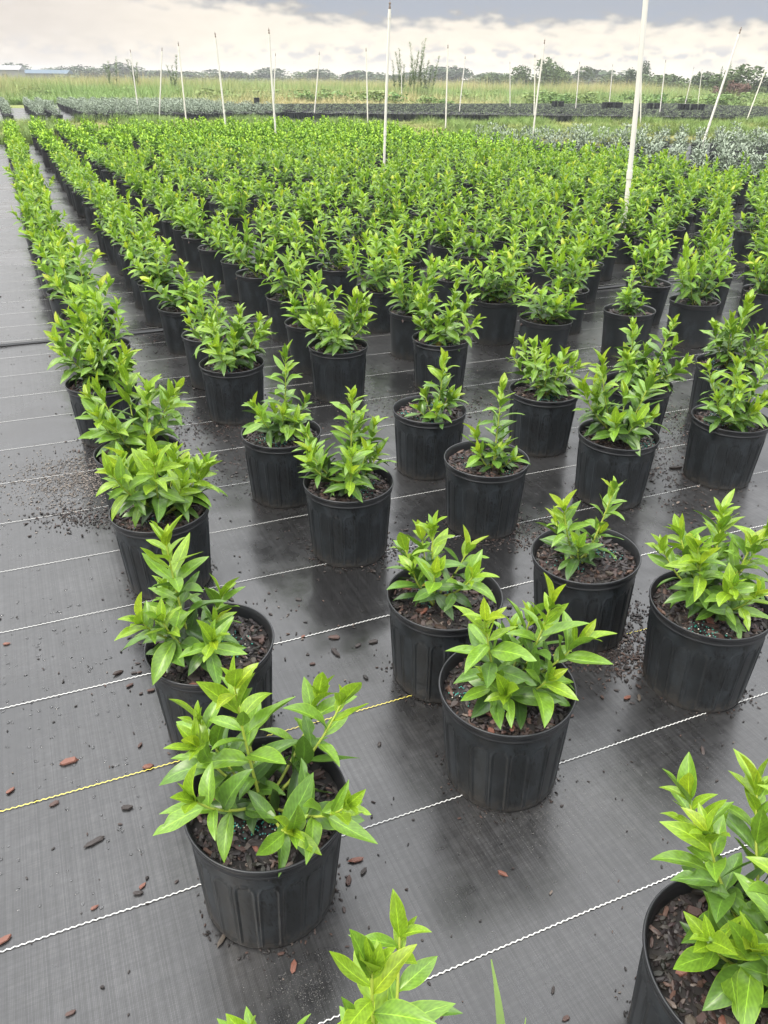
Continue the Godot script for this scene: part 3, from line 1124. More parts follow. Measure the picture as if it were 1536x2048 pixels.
func build_trees(r: RandomNumberGenerator) -> void:
	var crowns := []
	for i in 5: crowns.append(leafy_ball(20 + i, 3200, 10, 0.036, float(i % 2)))
	var bark := plain(lin(0.10, 0.085, 0.07), 0.9)
	var green := []
	for c in [lin(0.055, 0.085, 0.04), lin(0.085, 0.125, 0.05), lin(0.12, 0.17, 0.06), lin(0.15, 0.09, 0.07)]:
		var m := plain(c, 0.8, 0.3)
		m.vertex_color_use_as_albedo = true
		green.append(m)
	# column in the photo, distance, height, width, tone, what it looks like
	var list := [
		[5, 280, 8.5, 14, 0, "dark low tree at the far left edge behind the sheds"], [60, 300, 8.0, 16, 0, "dark tree behind the blue-roofed shed"], [155, 250, 8.0, 9, 0, "rounded dark tree right of the blue-roofed shed"], [205, 250, 9.2, 12, 0, "broad tree at the left part of the tree line, behind the reeds"],
		[118, 260, 6.5, 12, 1, "low tree at the right end of the blue-roofed shed"], [250, 260, 7.0, 14, 1, "low spreading tree behind the leftmost riser"], [300, 260, 6.6, 14, 0, "dark hedge-like tree between the two leftmost risers"], [350, 255, 6.8, 13, 1, "low tree behind the third riser"], [405, 255, 6.8, 15, 0, "dark low tree left of the fourth riser"],
		[462, 250, 7.4, 12, 0, "rounded tree right of the fourth riser"], [510, 255, 6.2, 14, 1, "low tree left of the fifth riser"], [570, 255, 6.4, 15, 0, "low tree right of the fifth riser"], [620, 250, 6.6, 13, 1, "low tree behind the seventh riser"], [668, 240, 7.2, 13, 0, "dark tree left of the eighth riser"],
		[704, 235, 8.2, 14, 0, "dark rounded tree just left of the eighth riser"], [750, 240, 6.9, 12, 1, "low tree between the eighth and the tall middle riser"], [850, 230, 6.8, 10, 0, "dark tree right of the tallest feathery weed"], [884, 225, 9.4, 13, 0, "tall dark tree behind the riser right of the middle"], [925, 230, 7.0, 15, 0, "dark tree right of the tall dark middle tree"],
		[975, 150, 4.2, 9, 1, "green bush in the middle of the right tree line"], [1015, 150, 4.0, 8, 2, "pale green bush behind a thin riser"], [1060, 120, 4.3, 7, 1, "green bush behind the crossing pair of risers"], [1100, 130, 4.0, 7, 2, "light green bush right of the crossing pair of risers"], [1126, 140, 4.3, 8, 1, "rounded green bush left of the large domed tree"],
		[1187, 215, 9.4, 20, 0, "large domed grey-green tree right of the middle"], [1240, 140, 3.9, 9, 1, "green bush left of the nearest thick riser"], [1262, 130, 4.2, 5, 0, "dark narrow bush behind the nearest thick riser"], [1305, 120, 3.4, 8, 1, "green bush right of the nearest thick riser"], [1355, 110, 3.2, 8, 1, "green bush between two leaning risers at the right"],
		[1400, 100, 3.0, 8, 2, "light green bush behind the leaning risers at the right"], [1462, 75, 2.3, 4, 3, "dark reddish-brown shrub behind the long leaning riser"], [1500, 82, 2.9, 8, 1, "leafy green bush in the far right corner of the meadow"], [1545, 80, 3.0, 7, 0, "dark green bush cut by the right edge of the photo"], [1420, 90, 2.6, 6, 0, "dark green bush left of the reddish-brown shrub"], [790, 235, 6.6, 12, 0, "dark low tree behind the tall middle riser"],
	]
	for i in list.size():
		var t: Array = list[i]
		var bush: bool = t[2] < 5.0
		var root := thing("bush" if bush else "tree", t[5], "bush" if bush else "tree", pixel_to(t[0], t[1]), r.randf() * TAU, "trees and bushes along the horizon")
		var w: float = t[3] * (1.0 if bush else 1.5)
		if not bush: t[2] *= 0.68
		part("crown", crowns[i % 5], green[t[4]], root, Transform3D(Basis().scaled(Vector3(w, t[2] * 1.12, w * 0.8)), Vector3.ZERO), "stuff")
		var pts := PackedVector3Array([Vector3(0, -0.1, 0), Vector3(0.05 * w * 0.2, t[2] * 0.3, 0), Vector3(0.02 * w, t[2] * 0.6, 0.02 * w)])
		part("trunk", tube(pts, PackedFloat32Array([0.03 * t[2], 0.022 * t[2], 0.008 * t[2]]), 6), bark, root)


func box(w: float, h: float, d: float) -> BoxMesh:
	var b := BoxMesh.new()
	b.size = Vector3(w, h, d)
	return b


func build_sheds() -> void:
	var blue := plain(lin(0.05, 0.09, 0.13), 0.7)
	var white := plain(lin(0.20, 0.20, 0.20), 0.6)
	var dark := plain(lin(0.05, 0.05, 0.06), 0.6)
	var at := pixel_to(80, 235)
	var s := thing("shed", "long low shed with a blue roof on the far left horizon", "shed", at, 0.12)
	part("wall", box(13.0, 2.3, 7.0), white, s, Transform3D(Basis(), Vector3(0, 1.15, 0)))
	var rf_ := PrismMesh.new()
	rf_.size = Vector3(8.0, 0.9, 14.0)
	part("roof", rf_, blue, s, Transform3D(Basis(Vector3.UP, PI / 2), Vector3(0, 2.76, 0)))
	part("door", box(2.4, 2.4, 0.1), dark, s, Transform3D(Basis(), Vector3(2.0, 1.2, 3.56)))
	var s2 := thing("shed", "small white shed left of the blue-roofed shed", "shed", pixel_to(14, 225), 0.1)
	part("wall", box(5.5, 3.0, 5.0), white, s2, Transform3D(Basis(), Vector3(0, 1.5, 0)))
	var r2 := PrismMesh.new()
	r2.size = Vector3(5.8, 1.0, 6.3)
	part("roof", r2, plain(lin(0.25, 0.25, 0.26), 0.6), s2, Transform3D(Basis(Vector3.UP, PI / 2), Vector3(0, 3.51, 0)))
	part("door", box(1.2, 2.1, 0.1), dark, s2, Transform3D(Basis(), Vector3(-0.8, 1.05, 2.56)))


# ------------------------------------------------------------------ irrigation risers
func riser(base: Vector2, top: Vector3, label: String, thick := 0.020) -> void:
	var root := thing("irrigation_riser", label, "irrigation riser", Vector3(base.x, 0, base.y), 0.0, "white irrigation risers standing among the pots")
	var t := top - Vector3(base.x, 0, base.y)
	var pts := PackedVector3Array()
	var rad := PackedFloat32Array()
	var bow := Vector3(rf(-0.012, 0.012), 0, rf(-0.012, 0.012))
	for i in 9:
		var f := i / 8.0
		pts.append(t * f + bow * sin(PI * f) + Vector3(0, -0.02 if i == 0 else 0.0, 0))
		rad.append(thick)
	part("pipe", tube(pts, rad, 12), mats.pvc, root)
	for f in [0.30, 0.965]:
		var c := CylinderMesh.new()
		c.top_radius = thick * 1.22
		c.bottom_radius = thick * 1.22
		c.height = 0.06
		c.radial_segments = 14
		part("coupling", c, mats.pvc, root, Transform3D(Basis(Quaternion(Vector3.UP, t.normalized())), t * f + bow * sin(PI * f)))
	var head := part("sprinkler_head", lathe(PackedVector2Array([Vector2(0.0, 0.0), Vector2(0.014, 0.0), Vector2(0.015, 0.03), Vector2(0.009, 0.034), Vector2(0.009, 0.055), Vector2(0.016, 0.06), Vector2(0.016, 0.075), Vector2(0.0, 0.08)]), 12), mats.brass, root, Transform3D(Basis(Quaternion(Vector3.UP, t.normalized())), t * 1.0))
	part("spray_arm", box(0.006, 0.03, 0.034), mats.brass, head, Transform3D(Basis(), Vector3(0, 0.092, 0)))


func build_poles() -> void:
	var h := 2.1
	riser(Vector2(-9.33, -31.32), Vector3(-9.32, h, -31.32), "leftmost white riser, leaning slightly, in the far silver shrubs")
	riser(Vector2(-8.04, -29.29), Vector3(-7.65, h, -29.29), "second white riser from the left, upright")
	riser(Vector2(-6.01, -24.81), Vector3(-5.99, h, -24.81), "third white riser from the left")
	riser(Vector2(-3.84, -19.68), Vector3(-3.90, h, -19.68), "fourth white riser from the left, at the back edge of the green shrubs")
	riser(Vector2(-2.43, -17.98), Vector3(-2.46, h, -17.98), "fifth white riser from the left, taller, with a thin riser right behind it")
	riser(Vector2(-4.62, -33.67), Vector3(-4.41, h, -33.67), "thin far riser just right of the fifth white riser")
	riser(Vector2(-2.84, -31.76), Vector3(-2.56, h, -31.76), "far white riser tipping right, left of the middle of the photo")
	riser(Vector2(-0.68, -27.55), Vector3(-0.73, h, -27.55), "white riser just left of the tall middle one")
	riser(Vector2(-0.06, -11.95), Vector3(0.0, 2.12, -11.95), "tall upright white riser at the middle of the photo", 0.0185)
	riser(Vector2(0.90, -56.92), Vector3(0.82, h, -56.92), "short thin far riser right beside the tall middle one")
	riser(Vector2(1.68, -24.42), Vector3(1.64, h, -24.42), "upright white riser right of the tall feathery weeds")
	riser(Vector2(2.92, -34.87), Vector3(3.05, h, -34.87), "far white riser leaning right, next right of the feathery weeds' riser")
	riser(Vector2(6.20, -42.96), Vector3(6.00, h, -42.96), "thin upright riser behind the far bed, right of the middle")
	riser(Vector2(3.66, -21.03), Vector3(3.72, h, -21.03), "nearer and longer riser of the crossing pair right of the middle")
	riser(Vector2(5.53, -31.83), Vector3(5.34, h, -31.83), "farther riser of the crossing pair right of the middle")
	riser(Vector2(9.16, -41.28), Vector3(9.08, h, -41.28), "thin riser left of the large domed tree")
	riser(Vector2(12.05, -46.17), Vector3(11.93, h, -46.17), "thin riser behind the far bed, right of the large domed tree")
	riser(Vector2(8.72, -28.86), Vector3(8.38, h, -28.86), "riser mostly hidden behind the nearest thick riser")
	riser(Vector2(2.004, -6.6), Vector3(1.852, 2.15, -6.6), "nearest and thickest white riser, its top cut by the photo's upper edge", 0.0195)
	riser(Vector2(11.86, -36.77), Vector3(11.72, h, -36.77), "thin riser right of the nearest thick riser")
	riser(Vector2(17.72, -50.65), Vector3(17.85, h, -50.65), "left one of two thin leaning risers at the far right")
	riser(Vector2(20.96, -57.34), Vector3(20.79, h, -57.34), "right one of two thin leaning risers at the far right")
	riser(Vector2(6.12, -16.19), Vector3(6.42, h, -16.19), "long white riser leaning right near the right edge")
	riser(Vector2(13.50, -31.67), Vector3(13.84, h, -31.67), "white riser leaning right at the very right edge")


# ------------------------------------------------------------------ the green block
func build_green() -> void:
	# the shrubs at the front, each grown on its own: place of the pot, habit, words
	near_shrub(Vector2(0.010, -0.363), {"seed": 1, "tall": 0.40, "lead": 1, "side": 4, "spread": 0.21, "size": 0.088, "gap": 0.0181, "lean": Vector2(0.0, -0.08)}, "upright bright green shrub cut by the bottom edge of the photo", 8)
	near_shrub(Vector2(0.503, -0.565), {"seed": 32, "tall": 0.36, "lead": 2, "side": 11, "spread": 0.22, "size": 0.092, "gap": 0.0133, "off": Vector2(0.035, -0.01)}, "tall leafy shrub in the pot at the bottom right corner", 14)
	near_shrub(Vector2(-0.200, -0.830), {"seed": 53, "tall": 0.285, "lead": 1, "side": 8, "spread": 0.195, "low": 50.0, "size": 0.094, "gap": 0.0175, "tip": Vector2(2, 0)}, "big spreading shrub in the front pot of the leftmost row", 14)
	near_shrub(Vector2(0.258, -1.110), {"seed": 4, "tall": 0.26, "lead": 2, "az": [PI * 0.85, 0.15], "side": 7, "spread": 0.150, "size": 0.0942, "gap": 0.0136, "tip": Vector2(-2, 0)}, "two-topped wide shrub in the pot that hides the pot behind it", 14)
	near_shrub(Vector2(0.145, -1.410), {"seed": 5, "tall": 0.21, "lead": 1, "side": 6, "spread": 0.132, "size": 0.0856, "gap": 0.0144, "off": Vector2(-0.02, 0.01)}, "small upright shrub in the pot half hidden by the two-topped shrub", 10)
	near_shrub(Vector2(0.535, -1.595), {"seed": 6, "tall": 0.225, "lead": 2, "side": 3, "spread": 0.132, "size": 0.0770, "gap": 0.0129, "off": Vector2(-0.02, 0.01), "tip": Vector2(-4, 0)}, "small shrub with much bare bark showing, its pot ringed by spilled dark mulch", 8)
	near_shrub(Vector2(0.772, -1.390), {"seed": 7, "tall": 0.22, "lead": 3, "side": 7, "spread": 0.216, "size": 0.0835, "gap": 0.0125, "tip": Vector2(-2, 0)}, "wide many-stemmed shrub by the right edge, a red bark chip at its pot's foot", 8)
	near_shrub(Vector2(-0.370, -1.230), {"seed": 8, "tall": 0.29, "lead": 1, "side": 6, "spread": 0.144, "size": 0.0942, "gap": 0.0129, "off": Vector2(-0.035, 0.0)}, "upright shrub left of centre in its pot, second in the leftmost row", 14)
	near_shrub(Vector2(-0.630, -1.800), {"seed": 9, "tall": 0.19, "lead": 2, "side": 9, "spread": 0.216, "size": 0.0963, "gap": 0.0129}, "low wide shrub drooping over its pot, third in the leftmost row", 6)
	near_shrub(Vector2(-0.800, -2.170), {"seed": 10, "tall": 0.28, "lead": 2, "side": 8, "spread": 0.204, "size": 0.0942, "gap": 0.0129}, "shrub in the fourth pot of the leftmost row, beside the pale gravel spill", 4)
	near_shrub(Vector2(-0.108, -1.975), {"seed": 11, "tall": 0.29, "lead": 1, "side": 10, "spread": 0.198, "size": 0.0835, "gap": 0.0117}, "bushy shrub with one tall central shoot, third pot in the second row", 4)
	near_shrub(Vector2(0.327, -2.140), {"seed": 12, "tall": 0.27, "lead": 1, "side": 6, "spread": 0.120, "size": 0.0813, "gap": 0.0110, "off": Vector2(0.015, 0.02)}, "narrow upright shrub over bare reddish bark in the third row", 5)
	near_shrub(Vector2(0.164, -2.550), {"seed": 13, "tall": 0.23, "lead": 1, "side": 6, "spread": 0.114, "size": 0.0792, "gap": 0.0114, "off": Vector2(0.02, 0.03)}, "small upright shrub with two yellowing bottom leaves behind the narrow one", 3)
	near_shrub(Vector2(-0.355, -2.330), {"seed": 14, "tall": 0.29, "lead": 1, "side": 7, "spread": 0.144, "size": 0.0856, "gap": 0.0114}, "upright shrub in a pot on its own, fourth in the second row", 3)
	near_shrub(Vector2(1.255, -2.500), {"seed": 15, "tall": 0.27, "lead": 2, "side": 8, "spread": 0.192, "size": 0.0813, "gap": 0.0117, "off": Vector2(0.0, 0.02)}, "leafy shrub at the right edge with two pale leaves hanging on bare bark", 3)
	near_shrub(Vector2(0.806, -2.345), {"seed": 16, "tall": 0.29, "lead": 2, "az": [PI, 0.1], "side": 8, "spread": 0.204, "size": 0.0899, "gap": 0.0129}, "large-leaved shrub with two diverging yellow stems, right of the narrow upright one", 3)
	near_shrub(Vector2(0.625, -2.760), {"seed": 17, "tall": 0.20, "lead": 2, "az": [PI, 0.0], "side": 8, "spread": 0.204, "size": 0.0792, "gap": 0.0125}, "low open shrub spreading wide over its pot behind the narrow upright one", 2)
	near_shrub(Vector2(-1.130, -2.800), {"seed": 18, "tall": 0.25, "lead": 2, "side": 10, "spread": 0.216, "size": 0.0920, "gap": 0.0125}, "dense shrub in the fifth pot of the leftmost row", 2)
	near_shrub(Vector2(1.020, -2.850), {"seed": 19, "tall": 0.29, "lead": 2, "side": 9, "spread": 0.204, "size": 0.0835, "gap": 0.0121}, "dense tall shrub right behind the one with two diverging stems", 0)
	near_shrub(Vector2(-0.655, -3.040), {"seed": 20, "tall": 0.24, "lead": 2, "side": 9, "spread": 0.216, "size": 0.0877, "gap": 0.0121}, "bushy shrub in the fifth pot of the second row, a wide gap behind it", 0)
	near_shrub(Vector2(-0.218, -3.300), {"seed": 21, "tall": 0.25, "lead": 2, "side": 10, "spread": 0.216, "size": 0.0877, "gap": 0.0121}, "bushy shrub over a fully visible pot, first beyond the gap in the third row", 0)
	near_shrub(Vector2(1.490, -3.110), {"seed": 22, "tall": 0.29, "lead": 2, "side": 8, "spread": 0.192, "size": 0.0835, "gap": 0.0121}, "tall shrub behind the leafy one at the right edge", 0)
	near_shrub(Vector2(0.260, -3.430), {"seed": 23, "tall": 0.27, "lead": 2, "side": 9, "spread": 0.204, "size": 0.0856, "gap": 0.0121}, "tall two-stemmed shrub first beyond the gap in the fourth row", 0)
	# the rest stands in rows; columns along the rows as they are seen
	var done: Array[Vector2] = []
	for c in get_children():
		if str(c.name).begins_with("potted_shrub"): done.append(Vector2(c.position.x, c.position.z))
	var columns := PackedFloat32Array([1.85, 2.28, 3.06, 3.52, 4.06, 4.63, 5.03])
	var v := 5.52
	while v < 20.8:
		columns.append(v)
		v += 0.50 if int(v * 7.0) % 3 else 0.42
	var waiting := []
	var starts := [3.3, 3.3, 3.4, 3.3, 2.9, 2.9, 2.9, 2.6, 3.2, 3.5, 3.5, 3.5, 4.0, 4.0, 4.2, 4.5, 5.0]
	for k in 16:
		var place := 0
		for i in columns.size():
			var vv := columns[i] + rf(-0.05, 0.05)
			var u := 0.175 + 0.535 * k + rf(-0.045, 0.045)
			var p := uv_to_world(u, vv)
			if vv < starts[k]: continue
			if absf(p.x) > -p.z * 0.475 + 0.45: continue
			var near := false
			for q in done:
				if q.distance_to(Vector2(p.x, p.z)) < 0.27: near = true
			if near: continue
			if vv > 20.0 - 0.10 * k and rng.randf() < 0.5: continue
			if k == 0 and vv > 20.0: continue
			if rng.randf() < 0.035: continue
			place += 1
			waiting.append([p, k, place])
	waiting.sort_custom(func(a, b): return a[0].length_squared() < b[0].length_squared())
	var rest: Array[Transform3D] = []
	for i in waiting.size():
		var w: Array = waiting[i]
		if i < 277:
			var kind := rng.randi() % 24
			var lb := "%s shrub, %s behind the front ones, %s" % [variants[kind][2], nth(w[2] - 1), row_name(w[1])]
			mid_shrub(w[0], kind, lb, i < 110)
		else:
			rest.append(Transform3D(Basis(Vector3.UP, rf(0, TAU)).scaled(Vector3(rf(0.92, 1.1), rf(0.88, 1.12), rf(0.92, 1.1))), w[0]))
	var whole := Heap.new()
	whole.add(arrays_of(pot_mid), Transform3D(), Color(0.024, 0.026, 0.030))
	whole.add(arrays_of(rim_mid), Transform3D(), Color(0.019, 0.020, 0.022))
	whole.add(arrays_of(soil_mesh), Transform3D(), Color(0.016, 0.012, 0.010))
	var r := RandomNumberGenerator.new()
	r.seed = 5
	var g := grow(r, {"tall": 0.26, "lead": 3, "side": 6, "spread": 0.17, "size": 0.088, "gap": 0.016})
	for l in g.leaves:
		var xf: Transform3D = l[0]
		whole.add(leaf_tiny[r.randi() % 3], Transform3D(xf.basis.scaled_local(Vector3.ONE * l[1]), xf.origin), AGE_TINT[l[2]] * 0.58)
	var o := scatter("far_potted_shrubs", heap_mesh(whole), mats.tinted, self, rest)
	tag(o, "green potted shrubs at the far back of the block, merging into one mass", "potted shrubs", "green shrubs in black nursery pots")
	print("green: ", waiting.size(), " rest ", rest.size())


# ------------------------------------------------------------------ silver shrubs and the far bed
func silver_foliage(sd: int, count: int) -> ArrayMesh:
	var r := RandomNumberGenerator.new()
	r.seed = sd
	var h := Heap.new()
	for i in count:
		var f := r.randf()
		var a := r.randf() * TAU
		var rad := 0.16 * sqrt(r.randf()) * (1.0 - 0.45 * f)
		var at := Vector3(cos(a) * rad, SOIL_LEVEL + 0.02 + 0.26 * f, sin(a) * rad)
		var d := Vector3(cos(a) * r.randf_range(0.2, 1.0), r.randf_range(0.4, 1.4), sin(a) * r.randf_range(0.2, 1.0)).normalized()
		var nz := (Vector3.UP - d * d.y + Vector3(r.randf_range(-0.3, 0.3), 0, r.randf_range(-0.3, 0.3)))
		nz = (nz - d * nz.dot(d)).normalized()
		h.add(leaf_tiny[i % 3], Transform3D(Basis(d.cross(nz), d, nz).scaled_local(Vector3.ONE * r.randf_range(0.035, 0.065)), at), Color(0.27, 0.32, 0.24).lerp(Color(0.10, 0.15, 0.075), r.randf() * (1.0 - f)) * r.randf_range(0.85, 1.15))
	return heap_mesh(h)


func seedling_foliage(sd: int) -> ArrayMesh:
	var r := RandomNumberGenerator.new()
	r.seed = sd
	var h := Heap.new()
	for i in 6:
		var a := r.randf() * TAU
		var at := Vector3(cos(a) * 0.05, SOIL_LEVEL - 0.01 + r.randf() * 0.05, sin(a) * 0.05)
		var d := Vector3(cos(a), r.randf_range(0.4, 1.6), sin(a)).normalized()
		var nz := (Vector3.UP - d * d.y).normalized()
		h.add(leaf_tiny[i % 3], Transform3D(Basis(d.cross(nz), d, nz).scaled_local(Vector3.ONE * r.randf_range(0.04, 0.07)), at), Color(0.15, 0.20, 0.09) * r.randf_range(0.7, 1.3))
	return heap_mesh(h)


func joined_pot(leaves: ArrayMesh) -> ArrayMesh:
	var h := Heap.new()
	h.add(arrays_of(pot_mid), Transform3D(), Color(0.024, 0.026, 0.030))
	h.add(arrays_of(rim_mid), Transform3D(), Color(0.019, 0.020, 0.022))
	var v: PackedVector3Array = leaves.surface_get_arrays(0)[Mesh.ARRAY_VERTEX]
	var n: PackedVector3Array = leaves.surface_get_arrays(0)[Mesh.ARRAY_NORMAL]
	var c: PackedColorArray = leaves.surface_get_arrays(0)[Mesh.ARRAY_COLOR]
	var idx: PackedInt32Array = leaves.surface_get_arrays(0)[Mesh.ARRAY_INDEX]
	var at := h.v.size()
	for i in v.size():
		h.v.append(v[i])
		h.n.append(n[i])
		h.uv.append(Vector2.ZERO)
		h.c.append(c[i])
	for i in idx: h.idx.append(at + i)
	return heap_mesh(h)


func build_silver_and_seedlings() -> void:
	var r := RandomNumberGenerator.new()
	r.seed = 818
	var sil: Array[ArrayMesh] = []
	for i in 6: sil.append(silver_foliage(40 + i, 105))
	var spots := []
	for k in 16:                                             # rows to the right of the green block
		var v := 5.0
		var place := 0
		while v < 16.2:
			var p := uv_to_world(8.78 + 0.5 * k + r.randf_range(-0.04, 0.04), v + r.randf_range(-0.05, 0.05))
			v += 0.5
			if absf(p.x) > -p.z * 0.475 + 0.3 or r.randf() < 0.05: continue
			if v > 15.2 - 0.15 * k: continue
			place += 1
			spots.append([p, "silver-leaved shrub, %s from the near end, %s silver row right of the green block" % [nth(place - 1), nth(k)], "silver shrubs right of the green block"])
	for k in 24:                                             # the far bed, left part
		var v := 29.2
		while v < 43.5:
			var u := -1.2 + 0.5 * k + r.randf_range(-0.04, 0.04)
			var p := uv_to_world(u, v + r.randf_range(-0.05, 0.05))
			v += 0.5
			if absf(p.x) > -p.z * 0.475 + 0.3 or r.randf() < 0.04: continue
			if k == 4 or k == 7: continue                    # the paths
			if u > 8.0 + r.randf() * 2.5: continue
			spots.append([p, "silver-leaved shrub in a black pot, in the far bed at the left", "silver shrubs of the far bed"])
	spots.sort_custom(func(a, b): return a[0].length_squared() < b[0].length_squared())
	var rest: Array[Transform3D] = []
	for i in spots.size():
		var s: Array = spots[i]
		if i < 300:
			var root := thing("silver_shrub", s[1], "potted shrub", s[0], r.randf() * TAU, s[2])
			part("pot", pot_mid, mats.pot_plain, root)
			part("rim", rim_mid, mats.rim, root)
			part("potting_mix", soil_mesh, mats.soil, root)
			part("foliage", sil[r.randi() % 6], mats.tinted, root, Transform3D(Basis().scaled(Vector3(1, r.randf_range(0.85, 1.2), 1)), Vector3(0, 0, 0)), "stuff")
		else:
			rest.append(Transform3D(Basis(Vector3.UP, r.randf() * TAU), s[0]))
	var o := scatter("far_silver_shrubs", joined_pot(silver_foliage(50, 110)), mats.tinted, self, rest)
	tag(o, "silver-leaved potted shrubs farther back in the far bed", "potted shrubs", "silver shrubs of the far bed")
	print("silver: ", spots.size())
	# black pots with small plants on the right of the far bed
	var seed_leaves: Array[ArrayMesh] = []
	for i in 4: seed_leaves.append(seedling_foliage(70 + i))
	spots = []
	for k in 90:
		var v := 22.0
		while v < 42.5:
			var u := 8.6 + 0.36 * k + r.randf_range(-0.07, 0.07)
			var p := uv_to_world(u, v + r.randf_range(-0.12, 0.12))
			v += 0.36
			if absf(p.x) > -p.z * 0.475 + 0.3: continue
			if v < 30.6 - (u - 8.6) * 0.42: continue
			if u < 10.6 and r.randf() < 0.6: continue
			spots.append(p)
	spots.sort_custom(func(a, b): return a.length_squared() < b.length_squared())
	rest = []
	for i in spots.size():
		if i < 300:
			var root := thing("potted_seedling", "small green plant in a black pot, packed in the far bed behind the grass strip", "potted plant", spots[i], r.randf() * TAU, "black pots of the far bed")
			part("pot", pot_mid, mats.pot_plain, root)
			part("rim", rim_mid, mats.rim, root)
			part("potting_mix", soil_mesh, mats.soil, root)
			part("foliage", seed_leaves[i % 4], mats.tinted, root, Transform3D(), "stuff")
		else:
			rest.append(Transform3D(Basis(Vector3.UP, r.randf() * TAU), spots[i]))
	o = scatter("far_potted_seedlings", joined_pot(seed_leaves[0]), mats.tinted, self, rest)
	tag(o, "rows of black pots with small plants farther back in the far bed", "potted plants", "black pots of the far bed")
	print("seedlings: ", spots.size())
	# empty pots stacked above the bed's far rows
	var stacks := [[501, 44.0, 0, "single empty pot standing above the far bed, left of the middle"], [1104, 43.5, 1, "stacked empty pots left of the crossing between bed and meadow, right of the middle"], [1117, 43.5, 2, "stack of empty pots touching the one on its left, right of the middle"], [1206, 42.5, 0, "left stack of empty pots in the row of four behind the far bed"], [1216, 42.6, 1, "second stack of empty pots in the row of four behind the far bed"], [1226, 42.5, 2, "third stack of empty pots in the row of four behind the far bed"], [1236, 42.4, 0, "right stack of empty pots in the row of four behind the far bed"],
		[1297, 41.5, 1, "left one of two slim pot stacks right of the thick riser"], [1312, 41.5, 2, "right one of two slim pot stacks right of the thick riser"], [1360, 40.5, 0, "left stack of empty pots by the two thin leaning risers"], [1371, 40.5, 1, "middle stack of empty pots by the two thin leaning risers"], [1387, 40.5, 2, "stack of empty pots between the two thin leaning risers"], [1402, 40.5, 0, "right stack of empty pots by the two thin leaning risers"]]
	for s in stacks:
		var root := thing("pot_stack", s[3], "pot stack", pixel_to(s[0], s[1]), 0.0, "empty pots stacked behind the far bed")
		var b := Basis().scaled(Vector3(1.15, 1.5, 1.15))
		for j in 2:
			var up := 0.0 if j == 0 else 0.14
			part("pot", pot_mid, mats.pot_plain, root, Transform3D(b, Vector3(0, up, 0)))
			part("rim", rim_mid, mats.rim, root, Transform3D(b, Vector3(0, up, 0)))


# ------------------------------------------------------------------ litter on the fabric
func fallen_chip(at: Vector2, size: float, turn: float, tone: int, label: String, stretch := 1.3) -> void:
	var o := part("bark_chip", chips[int(absf(at.x * 997.0)) % 8], bark_materials[tone], self, Transform3D(Basis(Vector3.UP, turn).scaled_local(Vector3(size * stretch, size * 0.6, size)), Vector3(at.x, 0.001, at.y)))
	tag(o, label, "bark chip", "bark chips fallen on the ground cover")


func crumb(r: RandomNumberGenerator, pl: Array[Transform3D], tn: Array[Color], x: float, z: float, size: float, tint: Color) -> void:
	pl.append(Transform3D(Basis.from_euler(Vector3(r.randf_range(-0.3, 0.3), r.randf() * TAU, r.randf_range(-0.3, 0.3))).scaled_local(Vector3(size * r.randf_range(0.8, 2.2), size * r.randf_range(0.4, 0.8), size)), Vector3(x, 0.0012, z)))
	tn.append(tint)


